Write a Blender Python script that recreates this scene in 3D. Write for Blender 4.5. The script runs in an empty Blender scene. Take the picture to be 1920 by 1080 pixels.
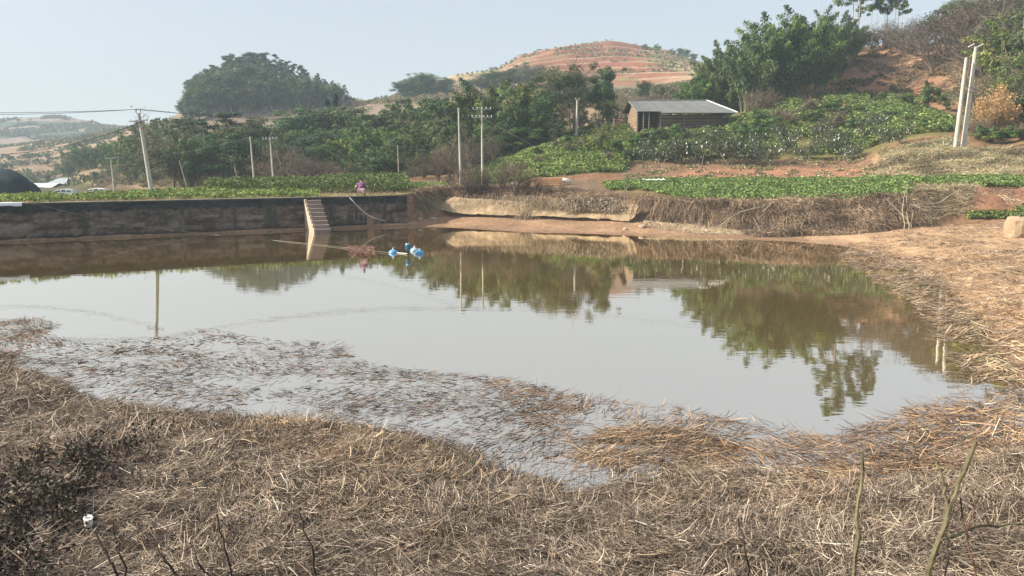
import bpy, math, random
import numpy as np
from mathutils import Vector, Matrix

# ---------------------------------------------------------------- camera, sky, sun, exposure
SC = bpy.context.scene
CAMZ, PITCH, FPX = 4.8, math.radians(9.5), 1400.0
cd = bpy.data.cameras.new("camera"); cam = bpy.data.objects.new("camera", cd)
SC.collection.objects.link(cam); SC.camera = cam
cam.location = (0, 0, CAMZ); cam.rotation_euler = (math.pi/2 - PITCH, 0, 0)
cd.sensor_width = 36; cd.lens = 36*FPX/1920; cd.clip_start = .1; cd.clip_end = 6000

SUN_DIR = Vector((-.95, -.10, .62)).normalized()      # towards the sun
elev = math.asin(SUN_DIR.z); azim = math.atan2(SUN_DIR.x, SUN_DIR.y)
w = bpy.data.worlds.new("World"); SC.world = w; w.use_nodes = True
nt = w.node_tree; bg = nt.nodes["Background"]
sky = nt.nodes.new("ShaderNodeTexSky"); sky.sky_type = 'NISHITA'; sky.sun_disc = False
sky.sun_elevation = elev; sky.sun_rotation = azim; sky.air_density = 1.0; sky.dust_density = 4.0; sky.ozone_density = 2.0
veil = nt.nodes.new("ShaderNodeMix"); veil.data_type = 'RGBA'; veil.inputs[0].default_value = .5      # winter haze whitens the clear-sky model
veil.inputs[7].default_value = (6.2, 6.6, 7.0, 1); nt.links.new(sky.outputs[0], veil.inputs[6])
nt.links.new(veil.outputs[2], bg.inputs[0]); bg.inputs[1].default_value = .088
sl = bpy.data.lights.new("sun", 'SUN'); sl.energy = 5.0; sl.angle = math.radians(.6); sl.color = (1, .89, .73)
so = bpy.data.objects.new("sun", sl); SC.collection.objects.link(so)
so.rotation_euler = (-SUN_DIR).to_track_quat('-Z', 'Y').to_euler()
SC.view_settings.view_transform = 'Standard'; SC.view_settings.look = 'None'
SC.view_settings.exposure = .78; SC.view_settings.gamma = 1
SC.render.engine = 'CYCLES'
cy = SC.cycles
cy.max_bounces = 6; cy.diffuse_bounces = 2; cy.glossy_bounces = 2; cy.transmission_bounces = 2
cy.volume_bounces = 1; cy.transparent_max_bounces = 4; cy.caustics_reflective = False; cy.caustics_refractive = False
try:
    cy.use_denoising = True; cy.denoiser = 'OPENIMAGEDENOISE'
except Exception: pass

# ---------------------------------------------------------------- helpers
rng = np.random.default_rng(7); random.seed(7)
def srgb(r, g, b):
    f = lambda c: (c/255/12.92 if c/255 <= .04045 else ((c/255+.055)/1.055)**2.4)
    return np.array([f(r), f(g), f(b)])
def ray(px, py):                                        # direction with forward (world Y) component 1
    xc, yc = (px-960)/FPX, -(py-540)/FPX
    d = np.array([xc, math.cos(PITCH)+yc*math.sin(PITCH), -math.sin(PITCH)+yc*math.cos(PITCH)])
    return d/d[1]
def at(px, py, D):  d = ray(px, py); return np.array([d[0]*D, D, CAMZ+d[2]*D])
def atz(px, py, z=0): d = ray(px, py); D = (z-CAMZ)/d[2]; return np.array([d[0]*D, D, z])
def proj(X, Y, Z):
    dz = Z-CAMZ; c, s = math.cos(PITCH), math.sin(PITCH)
    dep = Y*c-dz*s; up = Y*s+dz*c
    return 960+FPX*X/dep, 540-FPX*up/dep
def hsh(i, j, s):
    n = (i*374761393+j*668265263+s*1442695041) & 0xffffffff
    n = ((n ^ (n >> 13))*1274126177) & 0xffffffff
    return ((n ^ (n >> 16)) & 0xffff)/65535.
def vnoise(x, y, s=0):
    x = np.asarray(x, float); y = np.asarray(y, float)
    i = np.floor(x).astype(np.int64); j = np.floor(y).astype(np.int64); u = x-i; v = y-j
    u = u*u*(3-2*u); v = v*v*(3-2*v)
    return (hsh(i, j, s)*(1-u)+hsh(i+1, j, s)*u)*(1-v)+(hsh(i, j+1, s)*(1-u)+hsh(i+1, j+1, s)*u)*v
def fbm(x, y, o=4, s=0):
    t = 0; a = .5; 
    for k in range(o): t = t+a*(vnoise(x*2**k, y*2**k, s+k*17)-.5); a *= .55
    return t*2                                          # about -1..1
def inpoly(px, py, poly):
    px = np.asarray(px); r = np.zeros(px.shape, bool); n = len(poly)
    for i in range(n):
        x1, y1 = poly[i]; x2, y2 = poly[(i+1) % n]
        if y1 == y2: continue
        c = ((y1 > py) != (y2 > py)) & (px < (x2-x1)*(py-y1)/(y2-y1)+x1)
        r ^= c
    return r

class MB:
    def __init__(s): s.V = []; s.C = []; s.L = []; s.T = []; s.n = 0; s.M = []
    def add(s, V, F, col=(.5, .5, .5), m=0):
        V = np.asarray(V, float).reshape(-1, 3); F = np.asarray(F, int)
        col = np.asarray(col, float)
        if col.ndim == 1: col = np.tile(col[:3], (len(V), 1))
        s.V.append(V); s.C.append(col); s.L.append((F+s.n).ravel()); s.T.append(np.full(len(F), F.shape[1])); s.M.append(np.full(len(F), m)); s.n += len(V)
        return s
    def build(s, name, mats, parent=None, smooth=False, link=True, loc=None):
        me = bpy.data.meshes.new(name)
        if s.n:
            V = np.concatenate(s.V); L = np.concatenate(s.L); T = np.concatenate(s.T); C = np.concatenate(s.C)
            me.vertices.add(len(V)); me.vertices.foreach_set("co", V.astype(np.float32).ravel())
            me.loops.add(len(L)); me.loops.foreach_set("vertex_index", L.astype(np.int32))
            me.polygons.add(len(T)); me.polygons.foreach_set("loop_start", np.concatenate([[0], np.cumsum(T)[:-1]]).astype(np.int32))
            me.polygons.foreach_set("loop_total", T.astype(np.int32))
            me.polygons.foreach_set("material_index", np.concatenate(s.M).astype(np.int32))
            me.polygons.foreach_set("use_smooth", np.full(len(T), smooth))
            a = me.color_attributes.new("Col", 'FLOAT_COLOR', 'POINT')
            a.data.foreach_set("color", np.c_[C, np.ones(len(C))].astype(np.float32).ravel())
            me.update(calc_edges=True)
        for m in (mats if isinstance(mats, (list, tuple)) else [mats]): me.materials.append(m)
        o = bpy.data.objects.new(name, me)
        if link: SC.collection.objects.link(o)
        if parent: o.parent = parent
        return o

def tag(o, label=None, cat=None, group=None, kind=None):
    if label: o["label"] = label
    if cat: o["category"] = cat
    if group: o["group"] = group
    if kind: o["kind"] = kind
    return o
def empty(name, loc, rz=0, sc=1):
    o = bpy.data.objects.new(name, None); SC.collection.objects.link(o)
    o.location = [float(v) for v in loc]; o.rotation_euler = (0, 0, rz)
    o.scale = (sc, sc, sc) if np.isscalar(sc) else sc; o.empty_display_size = .3
    return o
def dup(root):
    r = root.copy(); SC.collection.objects.link(r)
    def kids(a, b):
        for ch in list(a.children):
            c = ch.copy(); SC.collection.objects.link(c); c.parent = b; kids(ch, c)
    kids(root, r); return r

def box(mb, c, s, col=(.5, .5, .5), rz=0, m=0, taper=1.0):
    hx, hy, hz = s[0]/2, s[1]/2, s[2]/2
    v = np.array([[x*(taper if z > 0 else 1), y*(taper if z > 0 else 1), z] for z in (-hz, hz) for x, y in ((-hx, -hy), (hx, -hy), (hx, hy), (-hx, hy))])
    ca, sa = math.cos(rz), math.sin(rz)
    v = np.c_[v[:, 0]*ca-v[:, 1]*sa, v[:, 0]*sa+v[:, 1]*ca, v[:, 2]]+np.array(c)
    return mb.add(v, [[0, 3, 2, 1], [4, 5, 6, 7], [0, 1, 5, 4], [1, 2, 6, 5], [2, 3, 7, 6], [3, 0, 4, 7]], col, m)
def tube(mb, P, R, n=6, col=(.5, .5, .5), cap=True, m=0):
    P = np.asarray(P, float); k = len(P); R = np.broadcast_to(np.asarray(R, float), (k,))
    T = np.gradient(P, axis=0); T /= np.linalg.norm(T, axis=1)[:, None]+1e-9
    ref = np.array([0, 0, 1.]) if abs(T[:, 2]).mean() < .8 else np.array([1., 0, 0])
    A = np.cross(T, ref); A /= np.linalg.norm(A, axis=1)[:, None]+1e-9; B = np.cross(T, A)
    th = np.arange(n)*2*math.pi/n
    V = (P[:, None]+R[:, None, None]*(A[:, None]*np.cos(th)[None, :, None]+B[:, None]*np.sin(th)[None, :, None])).reshape(-1, 3)
    i, j = np.meshgrid(np.arange(k-1), np.arange(n), indexing='ij'); j2 = (j+1) % n
    F = np.stack([i*n+j, i*n+j2, (i+1)*n+j2, (i+1)*n+j], -1).reshape(-1, 4)
    c = np.asarray(col, float)
    if c.ndim == 2: c = np.repeat(c, n, 0)
    mb.add(V, F, c, m)
    if cap and n > 2:
        c1 = c if c.ndim == 1 else c[0]
        mb.add(V[:n], [list(range(n))[::-1]], c1, m); mb.add(V[-n:], [list(range(n))], c1, m)
    return mb
def unit(n, r=None):
    v = (r or rng).normal(size=(n, 3)); return v/np.linalg.norm(v, axis=1)[:, None]
def cards(mb, P, size, aspect=.5, dirs=None, col=(.1, .1, .1), r=None, droop=0, nrm=None):
    """small leaf-shaped quads"""
    r = r or rng; n = len(P)
    if n == 0: return mb
    a = unit(n, r) if dirs is None else dirs/np.maximum(np.linalg.norm(dirs, axis=1), 1e-6)[:, None]
    if droop: a = a+np.array([0, 0, -droop]); a /= np.linalg.norm(a, axis=1)[:, None]
    if nrm is not None:
        nn = nrm/np.maximum(np.linalg.norm(nrm, axis=1), 1e-6)[:, None]+unit(n, r)*.55; nn /= np.linalg.norm(nn, axis=1)[:, None]
        a = a-nn*(a*nn).sum(1)[:, None]; a /= np.linalg.norm(a, axis=1)[:, None]+1e-9
    b = np.cross(a, unit(n, r) if nrm is None else nn); b /= np.linalg.norm(b, axis=1)[:, None]+1e-9
    s = np.broadcast_to(size, (n,))[:, None]
    V = np.stack([P-a*s*.5, P+b*s*aspect*.5-a*s*.1, P+a*s*.5, P-b*s*aspect*.5-a*s*.1], 1).reshape(-1, 3)
    F = np.arange(4*n).reshape(n, 4)
    c = np.asarray(col, float)
    if c.ndim == 2: c = np.repeat(c, 4, 0)
    return mb.add(V, F, c)
def stems(mb, P, D, L, W, col, r=None, segs=3, bend=.3, sag=0, face=None):
    """bent flat ribbons: root P, direction D, length L, width W"""
    r = r or rng; n = len(P)
    if n == 0: return mb
    D = D/np.linalg.norm(D, axis=1)[:, None]
    up = np.tile([0, 0, 1.], (n, 1)) if face is None else face
    up = up+r.normal(size=(n, 3))*.45
    S = np.cross(D, up); S /= np.linalg.norm(S, axis=1)[:, None]+1e-9
    curl = unit(n, r)*bend; L = np.broadcast_to(L, (n,)); W = np.broadcast_to(W, (n,))
    rows = []
    for k in range(segs+1):
        t = k/segs
        p = P+D*(L*t)[:, None]+curl*(L*t*t)[:, None]+np.array([0, 0, -1.])*(sag*L*t*t)[:, None]
        wv = S*(W*.5*(1-.55*t))[:, None]
        rows.append(p-wv); rows.append(p+wv)
    V = np.stack(rows, 1).reshape(-1, 3); m = 2*(segs+1)
    base = (np.arange(n)*m)[:, None]
    F = np.concatenate([base+np.array([[2*k, 2*k+1, 2*k+3, 2*k+2]]) for k in range(segs)])
    c = np.asarray(col, float)
    if c.ndim == 2: c = np.repeat(c, m, 0)
    return mb.add(V, F, c)
def pick(cols, n, r=None, var=.18, w=None):
    r = r or rng; cols = np.array(cols, float)
    i = r.choice(len(cols), n, p=w)
    return np.clip(cols[i]*(1+r.normal(size=(n, 1))*var), .004, .95)

# ---------------------------------------------------------------- materials
def nmat(name): 
    m = bpy.data.materials.new(name); m.use_nodes = True
    n = m.node_tree; return m, n, n.nodes["Principled BSDF"]
def mat(name, color=None, rough=.85, var=.25, vscale=3., bump=0., bscale=20., transl=0., objvar=0., metal=0., spec=.3, fine=0.):
    m, n, b = nmat(name); N = n.nodes.new; K = n.links.new
    if color is None:
        a = N("ShaderNodeAttribute"); a.attribute_name = "Col"; src = a.outputs["Color"]
    else:
        a = N("ShaderNodeRGB"); a.outputs[0].default_value = (*color, 1); src = a.outputs[0]
    tc = N("ShaderNodeTexCoord")
    if var:
        no = N("ShaderNodeTexNoise"); no.inputs["Scale"].default_value = vscale; no.inputs["Detail"].default_value = 6; no.inputs["Roughness"].default_value = .65
        K(tc.outputs["Object"], no.inputs["Vector"])
        mr = N("ShaderNodeMapRange"); mr.inputs[1].default_value = .3; mr.inputs[2].default_value = .7; mr.inputs[3].default_value = 1-var; mr.inputs[4].default_value = 1+var
        K(no.outputs[0], mr.inputs[0])
        mx = N("ShaderNodeVectorMath"); mx.operation = 'SCALE'; K(src, mx.inputs[0]); K(mr.outputs[0], mx.inputs["Scale"]); src = mx.outputs[0]
    if fine:
        no = N("ShaderNodeTexNoise"); no.inputs["Scale"].default_value = vscale*9; no.inputs["Detail"].default_value = 4
        K(tc.outputs["Object"], no.inputs["Vector"])
        mr = N("ShaderNodeMapRange"); mr.inputs[1].default_value = .3; mr.inputs[2].default_value = .7; mr.inputs[3].default_value = 1-fine; mr.inputs[4].default_value = 1+fine
        K(no.outputs[0], mr.inputs[0])
        mx = N("ShaderNodeVectorMath"); mx.operation = 'SCALE'; K(src, mx.inputs[0]); K(mr.outputs[0], mx.inputs["Scale"]); src = mx.outputs[0]
    if objvar:
        oi = N("ShaderNodeObjectInfo"); h = N("ShaderNodeHueSaturation")
        for sock, lo, hi in (("Hue", .5-.035*objvar, .5+.035*objvar), ("Value", 1-.35*objvar, 1+.35*objvar), ("Saturation", 1-.25*objvar, 1+.1*objvar)):
            mr = N("ShaderNodeMapRange"); mr.inputs[3].default_value = lo; mr.inputs[4].default_value = hi
            mu = N("ShaderNodeMath"); mu.operation = 'FRACT'; ml = N("ShaderNodeMath"); ml.operation = 'MULTIPLY'
            ml.inputs[1].default_value = {"Hue": 7.3, "Value": 3.7, "Saturation": 11.1}[sock]
            K(oi.outputs["Random"], ml.inputs[0]); K(ml.outputs[0], mu.inputs[0]); K(mu.outputs[0], mr.inputs[0]); K(mr.outputs[0], h.inputs[sock])
        K(src, h.inputs["Color"]); src = h.outputs[0]
    K(src, b.inputs["Base Color"]); b.inputs["Roughness"].default_value = rough
    b.inputs["Metallic"].default_value = metal; b.inputs["Specular IOR Level"].default_value = spec
    if bump:
        no = N("ShaderNodeTexNoise"); no.inputs["Scale"].default_value = bscale; no.inputs["Detail"].default_value = 6
        K(tc.outputs["Object"], no.inputs["Vector"]); bp = N("ShaderNodeBump"); bp.inputs["Strength"].default_value = bump; bp.inputs["Distance"].default_value = .1
        K(no.outputs[0], bp.inputs["Height"]); K(bp.outputs[0], b.inputs["Normal"])
    if transl:
        t = N("ShaderNodeBsdfTranslucent"); K(src, t.inputs[0]); ms = N("ShaderNodeMixShader"); ms.inputs[0].default_value = transl
        K(b.outputs[0], ms.inputs[1]); K(t.outputs[0], ms.inputs[2]); K(ms.outputs[0], n.nodes["Material Output"].inputs[0])
    return m
M_ground = mat("earth", None, .95, .22, .35, .6, 3., fine=.28, spec=.1)
M_leaf = mat("leaves", None, .6, .0, 1, transl=.22, objvar=.55, spec=.25)
M_far = mat("far_leaves", None, .8, .0, 1, transl=.15, objvar=.6, spec=.1)
M_crop = mat("crop_leaves", None, .75, .0, 1, transl=.25, spec=.08)
M_dry = mat("dry_stems", None, .8, .0, 1, transl=.12, spec=.15)
M_bark = mat("bark", None, .9, .25, 4, .4, 12, spec=.1)
M_conc = mat("concrete", None, .9, .18, 1.2, .4, 8, spec=.2, fine=.15)
M_attr = mat("painted", None, .7, .08, 3)
M_metal = mat("steel", (.35, .36, .36), .45, .1, 5, metal=.6)
M_cable = mat("cable", (.05, .05, .055), .6, 0)
M_rope = mat("rope", (.42, .38, .32), .8, .1)

# ---------------------------------------------------------------- terrain: one sheet lofted through feature lines
APX = -3.0
WA, WB = np.array([-31.4, 45.9]), np.array([-8.1, 58.2]); WD = (WB-WA)/np.linalg.norm(WB-WA); WN = np.array([WD[1], -WD[0]])   # wall line, its outward normal
WTOP = 2.35
def wallpts(off, z, back=22):                            # points along the wall, shifted by off away from the pond
    return [('w', *(WA+WD*s-WN*off), z) for s in (-60, -back, 0, 8, 16, 21, 26.2)]
def L(*items):
    out = []
    for it in items:
        if it[0] == 'w': X, Y, Z = it[1:]
        elif it[0] == 'z': r = ray(it[1], 306.); X, Y, Z = r[0]*it[2]*1.0, it[2], it[3]
        elif len(it) == 2: X, Y, Z = atz(it[0], it[1], 0.)
        else: X, Y, Z = at(it[0], it[2], it[1])
        out.append((X/(Y-APX), Y, Z))
    out.sort(); return np.array(out)
flat = lambda D, z: np.array([(-3, D, z), (3, D, z)])
LINES = [
 (np.array([(-3, -120., 3.4), (3, -120., 3.4)]), 4, 0),
 (flat(.5, 3.2), 6, .05), (flat(3.2, 2.5), 10, .1), (flat(5.2, .95), 16, .12),
 (L(('z', -300, 7.4, .5), ('z', 960, 7.4, .38), ('z', 2300, 7.4, .4)), 36, .13),
 (L((-300, 610), (0, 675), (150, 745), (350, 778), (500, 790), (650, 806), (800, 832), (920, 880), (1060, 925), (1200, 900), (1330, 880), (1500, 915), (1700, 905), (1920, 850), (2200, 880)), 12, .02),
 (L(*[(p[0], p[1], ) for p in ((-300, 585), (0, 640), (150, 715), (350, 750), (500, 762), (650, 778), (800, 800), (920, 850), (1060, 890), (1200, 865), (1330, 840), (1500, 860), (1700, 850), (1850, 800), (1930, 770), (2200, 830))]), 14, .02),   # lowered below
 (L(*wallpts(-1.2, -.5)[:6], ('w', *(WA+WD*27-WN*-2.0), -.35), (1000, 447), (1200, 452), (1400, 466), (1540, 480), (1670, 515), (1790, 590), (1850, 655), (1905, 715), (1950, 745), (2200, 810)), 8, .02),
 (L(*wallpts(-.9, -.2)[:4], ('w', *(WA+WD*16-WN*-.6), .0), ('w', *(WA+WD*21-WN*-1.0), .0), ('w', *(WA+WD*27-WN*-.9), .02), (1000, 436), (1200, 441), (1400, 450), (1560, 458), (1660, 478), (1760, 525), (1835, 600), (1890, 680), (1930, 725), (2200, 790)), 14, .03),
 (L(*wallpts(.12, .22)[:6], ('w', *(WA+WD*25.9-WN*.12), .3), (850, 62.6, 403), (1000, 60.4, 408), (1200, 55.3, 415), (1400, 51, 433), (1560, 49, 440), (1700, 50, 428), (1800, 51, 420), (1920, 51, 415), (2200, 51, 420)), 22, .12),
 (L(*wallpts(.28, WTOP-.03)[:6], ('w', *(WA+WD*25.9-WN*.28), WTOP), (830, 64, 356), (900, 63.5, 358), (1000, 62, 361), (1100, 59, 370), (1200, 56.5, 377), (1300, 54, 382), (1500, 52.5, 382), (1600, 52.5, 379), (1700, 53, 368), (1800, 55, 354), (1920, 56, 352), (2200, 56, 352)), 26, .1),
 (L(('z', -400, 48, 2.4), ('z', -100, 49, 2.4), ('z', 0, 51, 2.45), ('z', 200, 54, 2.45), ('z', 400, 62, 2.5), ('z', 560, 68, 2.5), (770, 78, 343), (900, 80, 345), (1000, 76, 346), (1100, 75, 343), (1200, 75, 338), (1400, 73, 337), (1600, 70, 335), (1700, 66, 335), (1800, 63, 334), (1920, 61, 334), (2200, 60, 334)), 24, .2),
 (L(('z', -400, 85, -1.1), ('z', 0, 85, -1.1), ('z', 200, 85, -.9), ('z', 400, 85, 1.2), ('z', 560, 88, 2.2), (770, 92, 337), (860, 90, 336), (900, 86, 328), (940, 88, 308), (1000, 90, 285), (1060, 90, 270), (1150, 87, 285), (1200, 85, 300), (1300, 83, 306), (1400, 81, 306), (1500, 79, 303), (1600, 77, 308), (1650, 72, 306), (1690, 70, 290), (1760, 69, 282), (1920, 68, 280), (2200, 68, 278)), 26, .3),
 (L(('z', -400, 150, -1.15), ('z', 0, 150, -1.15), ('z', 200, 140, -1.15), (280, 150, 345), (400, 140, 335), (560, 140, 335), (770, 125, 318), (900, 115, 290), (1000, 110, 266), (1100, 109, 258), (1200, 109, 248), (1300, 109, 243), (1380, 108, 232), (1450, 106, 215), (1500, 105, 205), (1600, 102, 200), (1700, 96, 215), (1800, 84, 240), (1920, 80, 245), (2200, 80, 240)), 24, .5),
 (L((-300, 260, 345), (0, 260, 345), (100, 250, 345), (160, 200, 340), (230, 190, 320), (320, 190, 310), (400, 190, 310), (560, 180, 300), (770, 160, 270), (900, 145, 245), (1000, 135, 240), (1100, 130, 230), (1200, 130, 222), (1300, 128, 218), (1400, 126, 200), (1500, 122, 178), (1600, 119, 172), (1700, 114, 190), (1800, 104, 195), (1920, 94, 175), (2200, 94, 150)), 22, .8),
 (L((-300, 400, 290), (0, 400, 279), (100, 400, 266), (200, 380, 253), (280, 330, 231), (340, 290, 214), (480, 280, 213), (600, 275, 208), (680, 265, 200), (770, 250, 192), (900, 220, 188), (1000, 215, 182), (1100, 215, 182), (1200, 205, 176), (1300, 185, 165), (1400, 165, 140), (1480, 155, 125), (1540, 150, 105), (1570, 148, 92), (1600, 145, 88), (1700, 138, 86), (1800, 124, 85), (1920, 112, 70), (2200, 105, 50)), 40, 1.0),
 (L((-300, 600, 280), (0, 600, 272), (150, 600, 268), (280, 480, 240), (340, 420, 226), (560, 400, 222), (680, 340, 205), (770, 310, 190), (900, 300, 172), (1000, 300, 168), (1100, 300, 165), (1200, 290, 160), (1300, 280, 150), (1400, 250, 145), (1500, 220, 130), (1600, 200, 115), (1700, 200, 110), (1920, 180, 90), (2200, 180, 80)), 90, 1.5),
 (L((-300, 750, 240), (0, 750, 223), (50, 750, 219), (110, 750, 219), (170, 750, 227), (230, 740, 241), (300, 700, 246), (380, 500, 235), (600, 430, 212), (680, 410, 194), (760, 400, 173), (850, 400, 143), (935, 400, 128), (975, 400, 104), (1060, 400, 86), (1150, 400, 79), (1230, 400, 89), (1300, 395, 110), (1345, 390, 130), (1400, 350, 150), (1500, 300, 160), (1600, 280, 150), (1920, 260, 120), (2200, 260, 100)), 20, 1.5),
 (np.array([(-3, 1000., 5.), (3, 1000., 5.)]), 6, 2),
 (np.array([(-3, 1450., -2.), (3, 1450., -2.)]), 0, 0),
]
LINES[6][0][:, 2] = -.45
LINES[7][0][:, 2] = np.minimum(LINES[7][0][:, 2], -.45)
def lineDZ(t):
    D = np.stack([np.interp(t, l[0][:, 0], l[0][:, 1]) for l in LINES]); Z = np.stack([np.interp(t, l[0][:, 0], l[0][:, 2]) for l in LINES])
    for k in range(1, len(D)): D[k] = np.maximum(D[k], D[k-1]+.05)
    return D, Z
NA = np.array([l[2] for l in LINES])
K_TER = 16                                               # segment of the terraced hill
def terrace(z0, z1, v, X):
    n = 8.0; s = v*n + .4*fbm(X/45, v*3, 3, 5); f = np.floor(s); r = s-f
    st = (f+np.clip((r-.38)/.5, 0, 1))/n
    return z0+(z1-z0)*np.clip(st*.92+v*.08, 0, 1.02)
def surf(t, k, v, D, Z):
    """position for column parameter t, segment k, fraction v"""
    Y = D[0]*(1-v)+D[1]*v; X = t*(Y-APX)
    z = Z[0]*(1-v)+Z[1]*v
    amp = NA[k]*(1-v)+NA[min(k+1, len(NA)-1)]*v
    sc = np.clip(Y/22., .5, 14)
    if k == K_TER:
        hill = np.clip((t-.0+.26)/.08, 0, 1)*np.clip((.36-t)/.1, 0, 1)
        z = z*(1-hill)+terrace(Z[0], Z[1], v, X)*hill
        amp = amp*(1-.75*hill)
    if k in (9, 10): amp = amp+.22*np.clip((t+.10)/.05, 0, 1)*np.clip(1.2-abs(v-.5), 0, 1)*(1 if k == 9 else 1-v)*(v if k == 9 else 1)
    # grove dome
    z = z+9*np.exp(-(((X+89)/26)**2+((Y-288)/24)**2)) if k >= 14 else z
    return X, Y, z+amp*fbm(X/sc, (Y+1.5*z)/sc, 4, 3)
def H(X, Y):
    X = np.atleast_1d(np.asarray(X, float)); Y = np.atleast_1d(np.asarray(Y, float))
    t = X/(Y-APX); D, Z = lineDZ(t); out = np.zeros(len(X))
    for k in range(len(LINES)-1):
        m = (Y >= D[k]) & (Y < D[k+1])
        if m.any():
            v = (Y[m]-D[k][m])/(D[k+1][m]-D[k][m])
            out[m] = surf(t[m], k, v, (D[k][m], D[k+1][m]), (Z[k][m], Z[k+1][m]))[2]
    return out
def seg(X, Y):
    t = X/(Y-APX); D, _ = lineDZ(t); return (Y[None] >= D).sum(0)-1

# soil colours by region (polygons given on the picture, applied to ground between two distances)
def colr(h): return np.array(h)
SOIL = {  # per segment default albedo
 0: (.10, .08, .05), 1: (.10, .08, .05), 2: (.09, .07, .045), 3: (.10, .075, .05), 4: (.115, .08, .055), 5: (.10, .07, .05), 6: (.10, .07, .04),
 7: (.22, .13, .07), 8: (.29, .185, .115), 9: (.24, .145, .085), 10: (.16, .12, .06), 11: (.21, .12, .07), 12: (.20, .13, .07), 13: (.17, .15, .07),
 14: (.22, .16, .10), 15: (.17, .135, .09), 16: (.20, .15, .10), 17: (.25, .2, .12), 18: (.2, .2, .1), 19: (.2, .2, .1)}
REG = [  # polygon px, Dmin, Dmax, colour, strength, edge noise
 ([(1500, 440), (2300, 395), (2300, 620), (1900, 620), (1740, 560), (1560, 470)], 14, 60, (.42, .28, .17), 1),
 ([(760, 300), (1180, 405), (1180, 340), (780, 340)], 50, 90, (.17, .12, .08), 1),
 ([(1180, 372), (1740, 372), (1740, 335), (1100, 335)], 50, 80, (.17, .12, .06), 1),
 ([(1800, 350), (2000, 340), (2000, 398), (1880, 405), (1820, 395)], 48, 62, (.29, .15, .09), .85),
 ([(1640, 340), (2300, 340), (2300, 270), (1750, 276), (1640, 300)], 58, 76, (.24, .19, .11), 1),
 ([(1580, 336), (1700, 340), (1650, 290), (1590, 300)], 60, 76, (.36, .21, .12), .8),
 ([(1160, 340), (1640, 340), (1640, 296), (1400, 296), (1160, 305)], 70, 84, (.20, .125, .08), 1),
 ([(1250, 338), (1640, 338), (1640, 318), (1400, 312), (1300, 322)], 70, 84, (.31, .16, .10), .8),
 ([(860, 340), (1180, 340), (1180, 250), (1040, 260), (900, 310)], 78, 112, (.12, .15, .05), 1),
 ([(1180, 300), (1620, 300), (1780, 255), (1790, 180), (1500, 170), (1180, 250)], 78, 125, (.15, .14, .055), 1),
 ([(1510, 190), (1800, 250), (1820, 60), (1560, 80), (1500, 150)], 96, 160, (.27, .165, .10), 1),
 ([(1540, 185), (1760, 195), (1760, 150), (1560, 130)], 100, 160, (.30, .15, .09), .6),
 ([(170, 355), (310, 355), (310, 318), (200, 325)], 120, 260, (.24, .17, .115), .8),
 ([(300, 240), (760, 240), (760, 190), (300, 205)], 190, 330, (.20, .155, .12), 1),
 ([(640, 205), (900, 190), (850, 150), (700, 185)], 260, 420, (.22, .14, .095), 1),
 ([(-200, 280), (-200, 262), (300, 225), (300, 300), (0, 305)], 280, 430, (.26, .19, .13), 1),
]
def soil(X, Y, Z, k, v, slope, t):
    n = len(X); C = np.tile(np.array(SOIL[k]), (n, 1))
    C2 = np.tile(np.array(SOIL[min(k+1, 18)]), (n, 1)); b = (np.clip((v-.8)/.2, 0, 1)*.5)[:, None]
    C = C*(1-b)+C2*b
    if k == K_TER:
        hill = np.clip((t+.26)/.08, 0, 1)*np.clip((.40-t)/.1, 0, 1)
        hill = hill[:, None]; rd = np.array((.23, .095, .06)); pale = np.array((.37, .30, .19)); gr = np.array((.17, .19, .08))
        nz = fbm(X/25, Z/6, 3, 9)[:, None]; st = np.clip((slope[:, None]-.33)/.2, 0, 1)
        veg = np.clip(fbm(X/22, Z/6, 4, 21)[:, None]*3-.45+np.clip((X[:, None]-45)/60, -.5, .3), 0, 1)
        tread = pale*(1-veg)+gr*veg
        ris = rd*(1+.25*nz)*(1-.35*veg)+np.array((.15, .15, .07))*.35*veg
        C = C*(1-hill)+(tread*(1-st)+ris*st)*hill
        # far left hill: bands
        lf = np.clip((-.30-t)/.05, 0, 1)[:, None]
        band = np.clip(np.sin(v*16+1.5*fbm(X/80, Y/80, 2, 4))*2, 0, 1)[:, None]
        C = C*(1-lf)+(np.array((.08, .10, .07))*(1-band)+np.array((.24, .18, .15))*band)*lf
    px, py = proj(X, Y, Z); e = fbm(X/(Y*.03+.5), (Y+2*Z)/(Y*.03+.5), 3, 31)
    for poly, d0, d1, col, s in REG:
        m = inpoly(px+e*14, py+e*7, poly) & (Y > d0) & (Y < d1)
        C[m] = C[m]*(1-s)+np.array(col)*s
    g = fbm(X/(Y*.02+.4), (Y+2.2*Z)/(Y*.02+.4), 4, 77)[:, None]
    C = C*(1+.22*g)
    mud = (Z < .12) & (Y > 8)
    wet = np.clip((.12-Z)/.2, 0, 1)[:, None]*(Y > 6)[:, None]
    return np.clip(C*(1-.45*wet), .01, .8)
tc_ = np.concatenate([np.linspace(-2.6, -.8, 30)[:-1], np.linspace(-.8, .8, 460), np.linspace(.8, 2.6, 30)[1:]])
Dl, Zl = lineDZ(tc_); rows = []
for k in range(len(LINES)-1):
    ns = LINES[k][1]
    for i in range(ns):
        v = np.full(len(tc_), i/ns); X, Y, Z = surf(tc_, k, v, (Dl[k], Dl[k+1]), (Zl[k], Zl[k+1]))
        rows.append((X, Y, Z, k, v))
X = tc_*(Dl[-1]-APX); rows.append((X, Dl[-1], Zl[-1], len(LINES)-2, np.ones(len(tc_))))
RX = np.stack([r[0] for r in rows]); RY = np.stack([r[1] for r in rows]); RZ = np.stack([r[2] for r in rows])
SLO = np.abs(np.gradient(RZ, axis=0))/np.maximum(np.abs(np.gradient(RY, axis=0)), .05)
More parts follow.
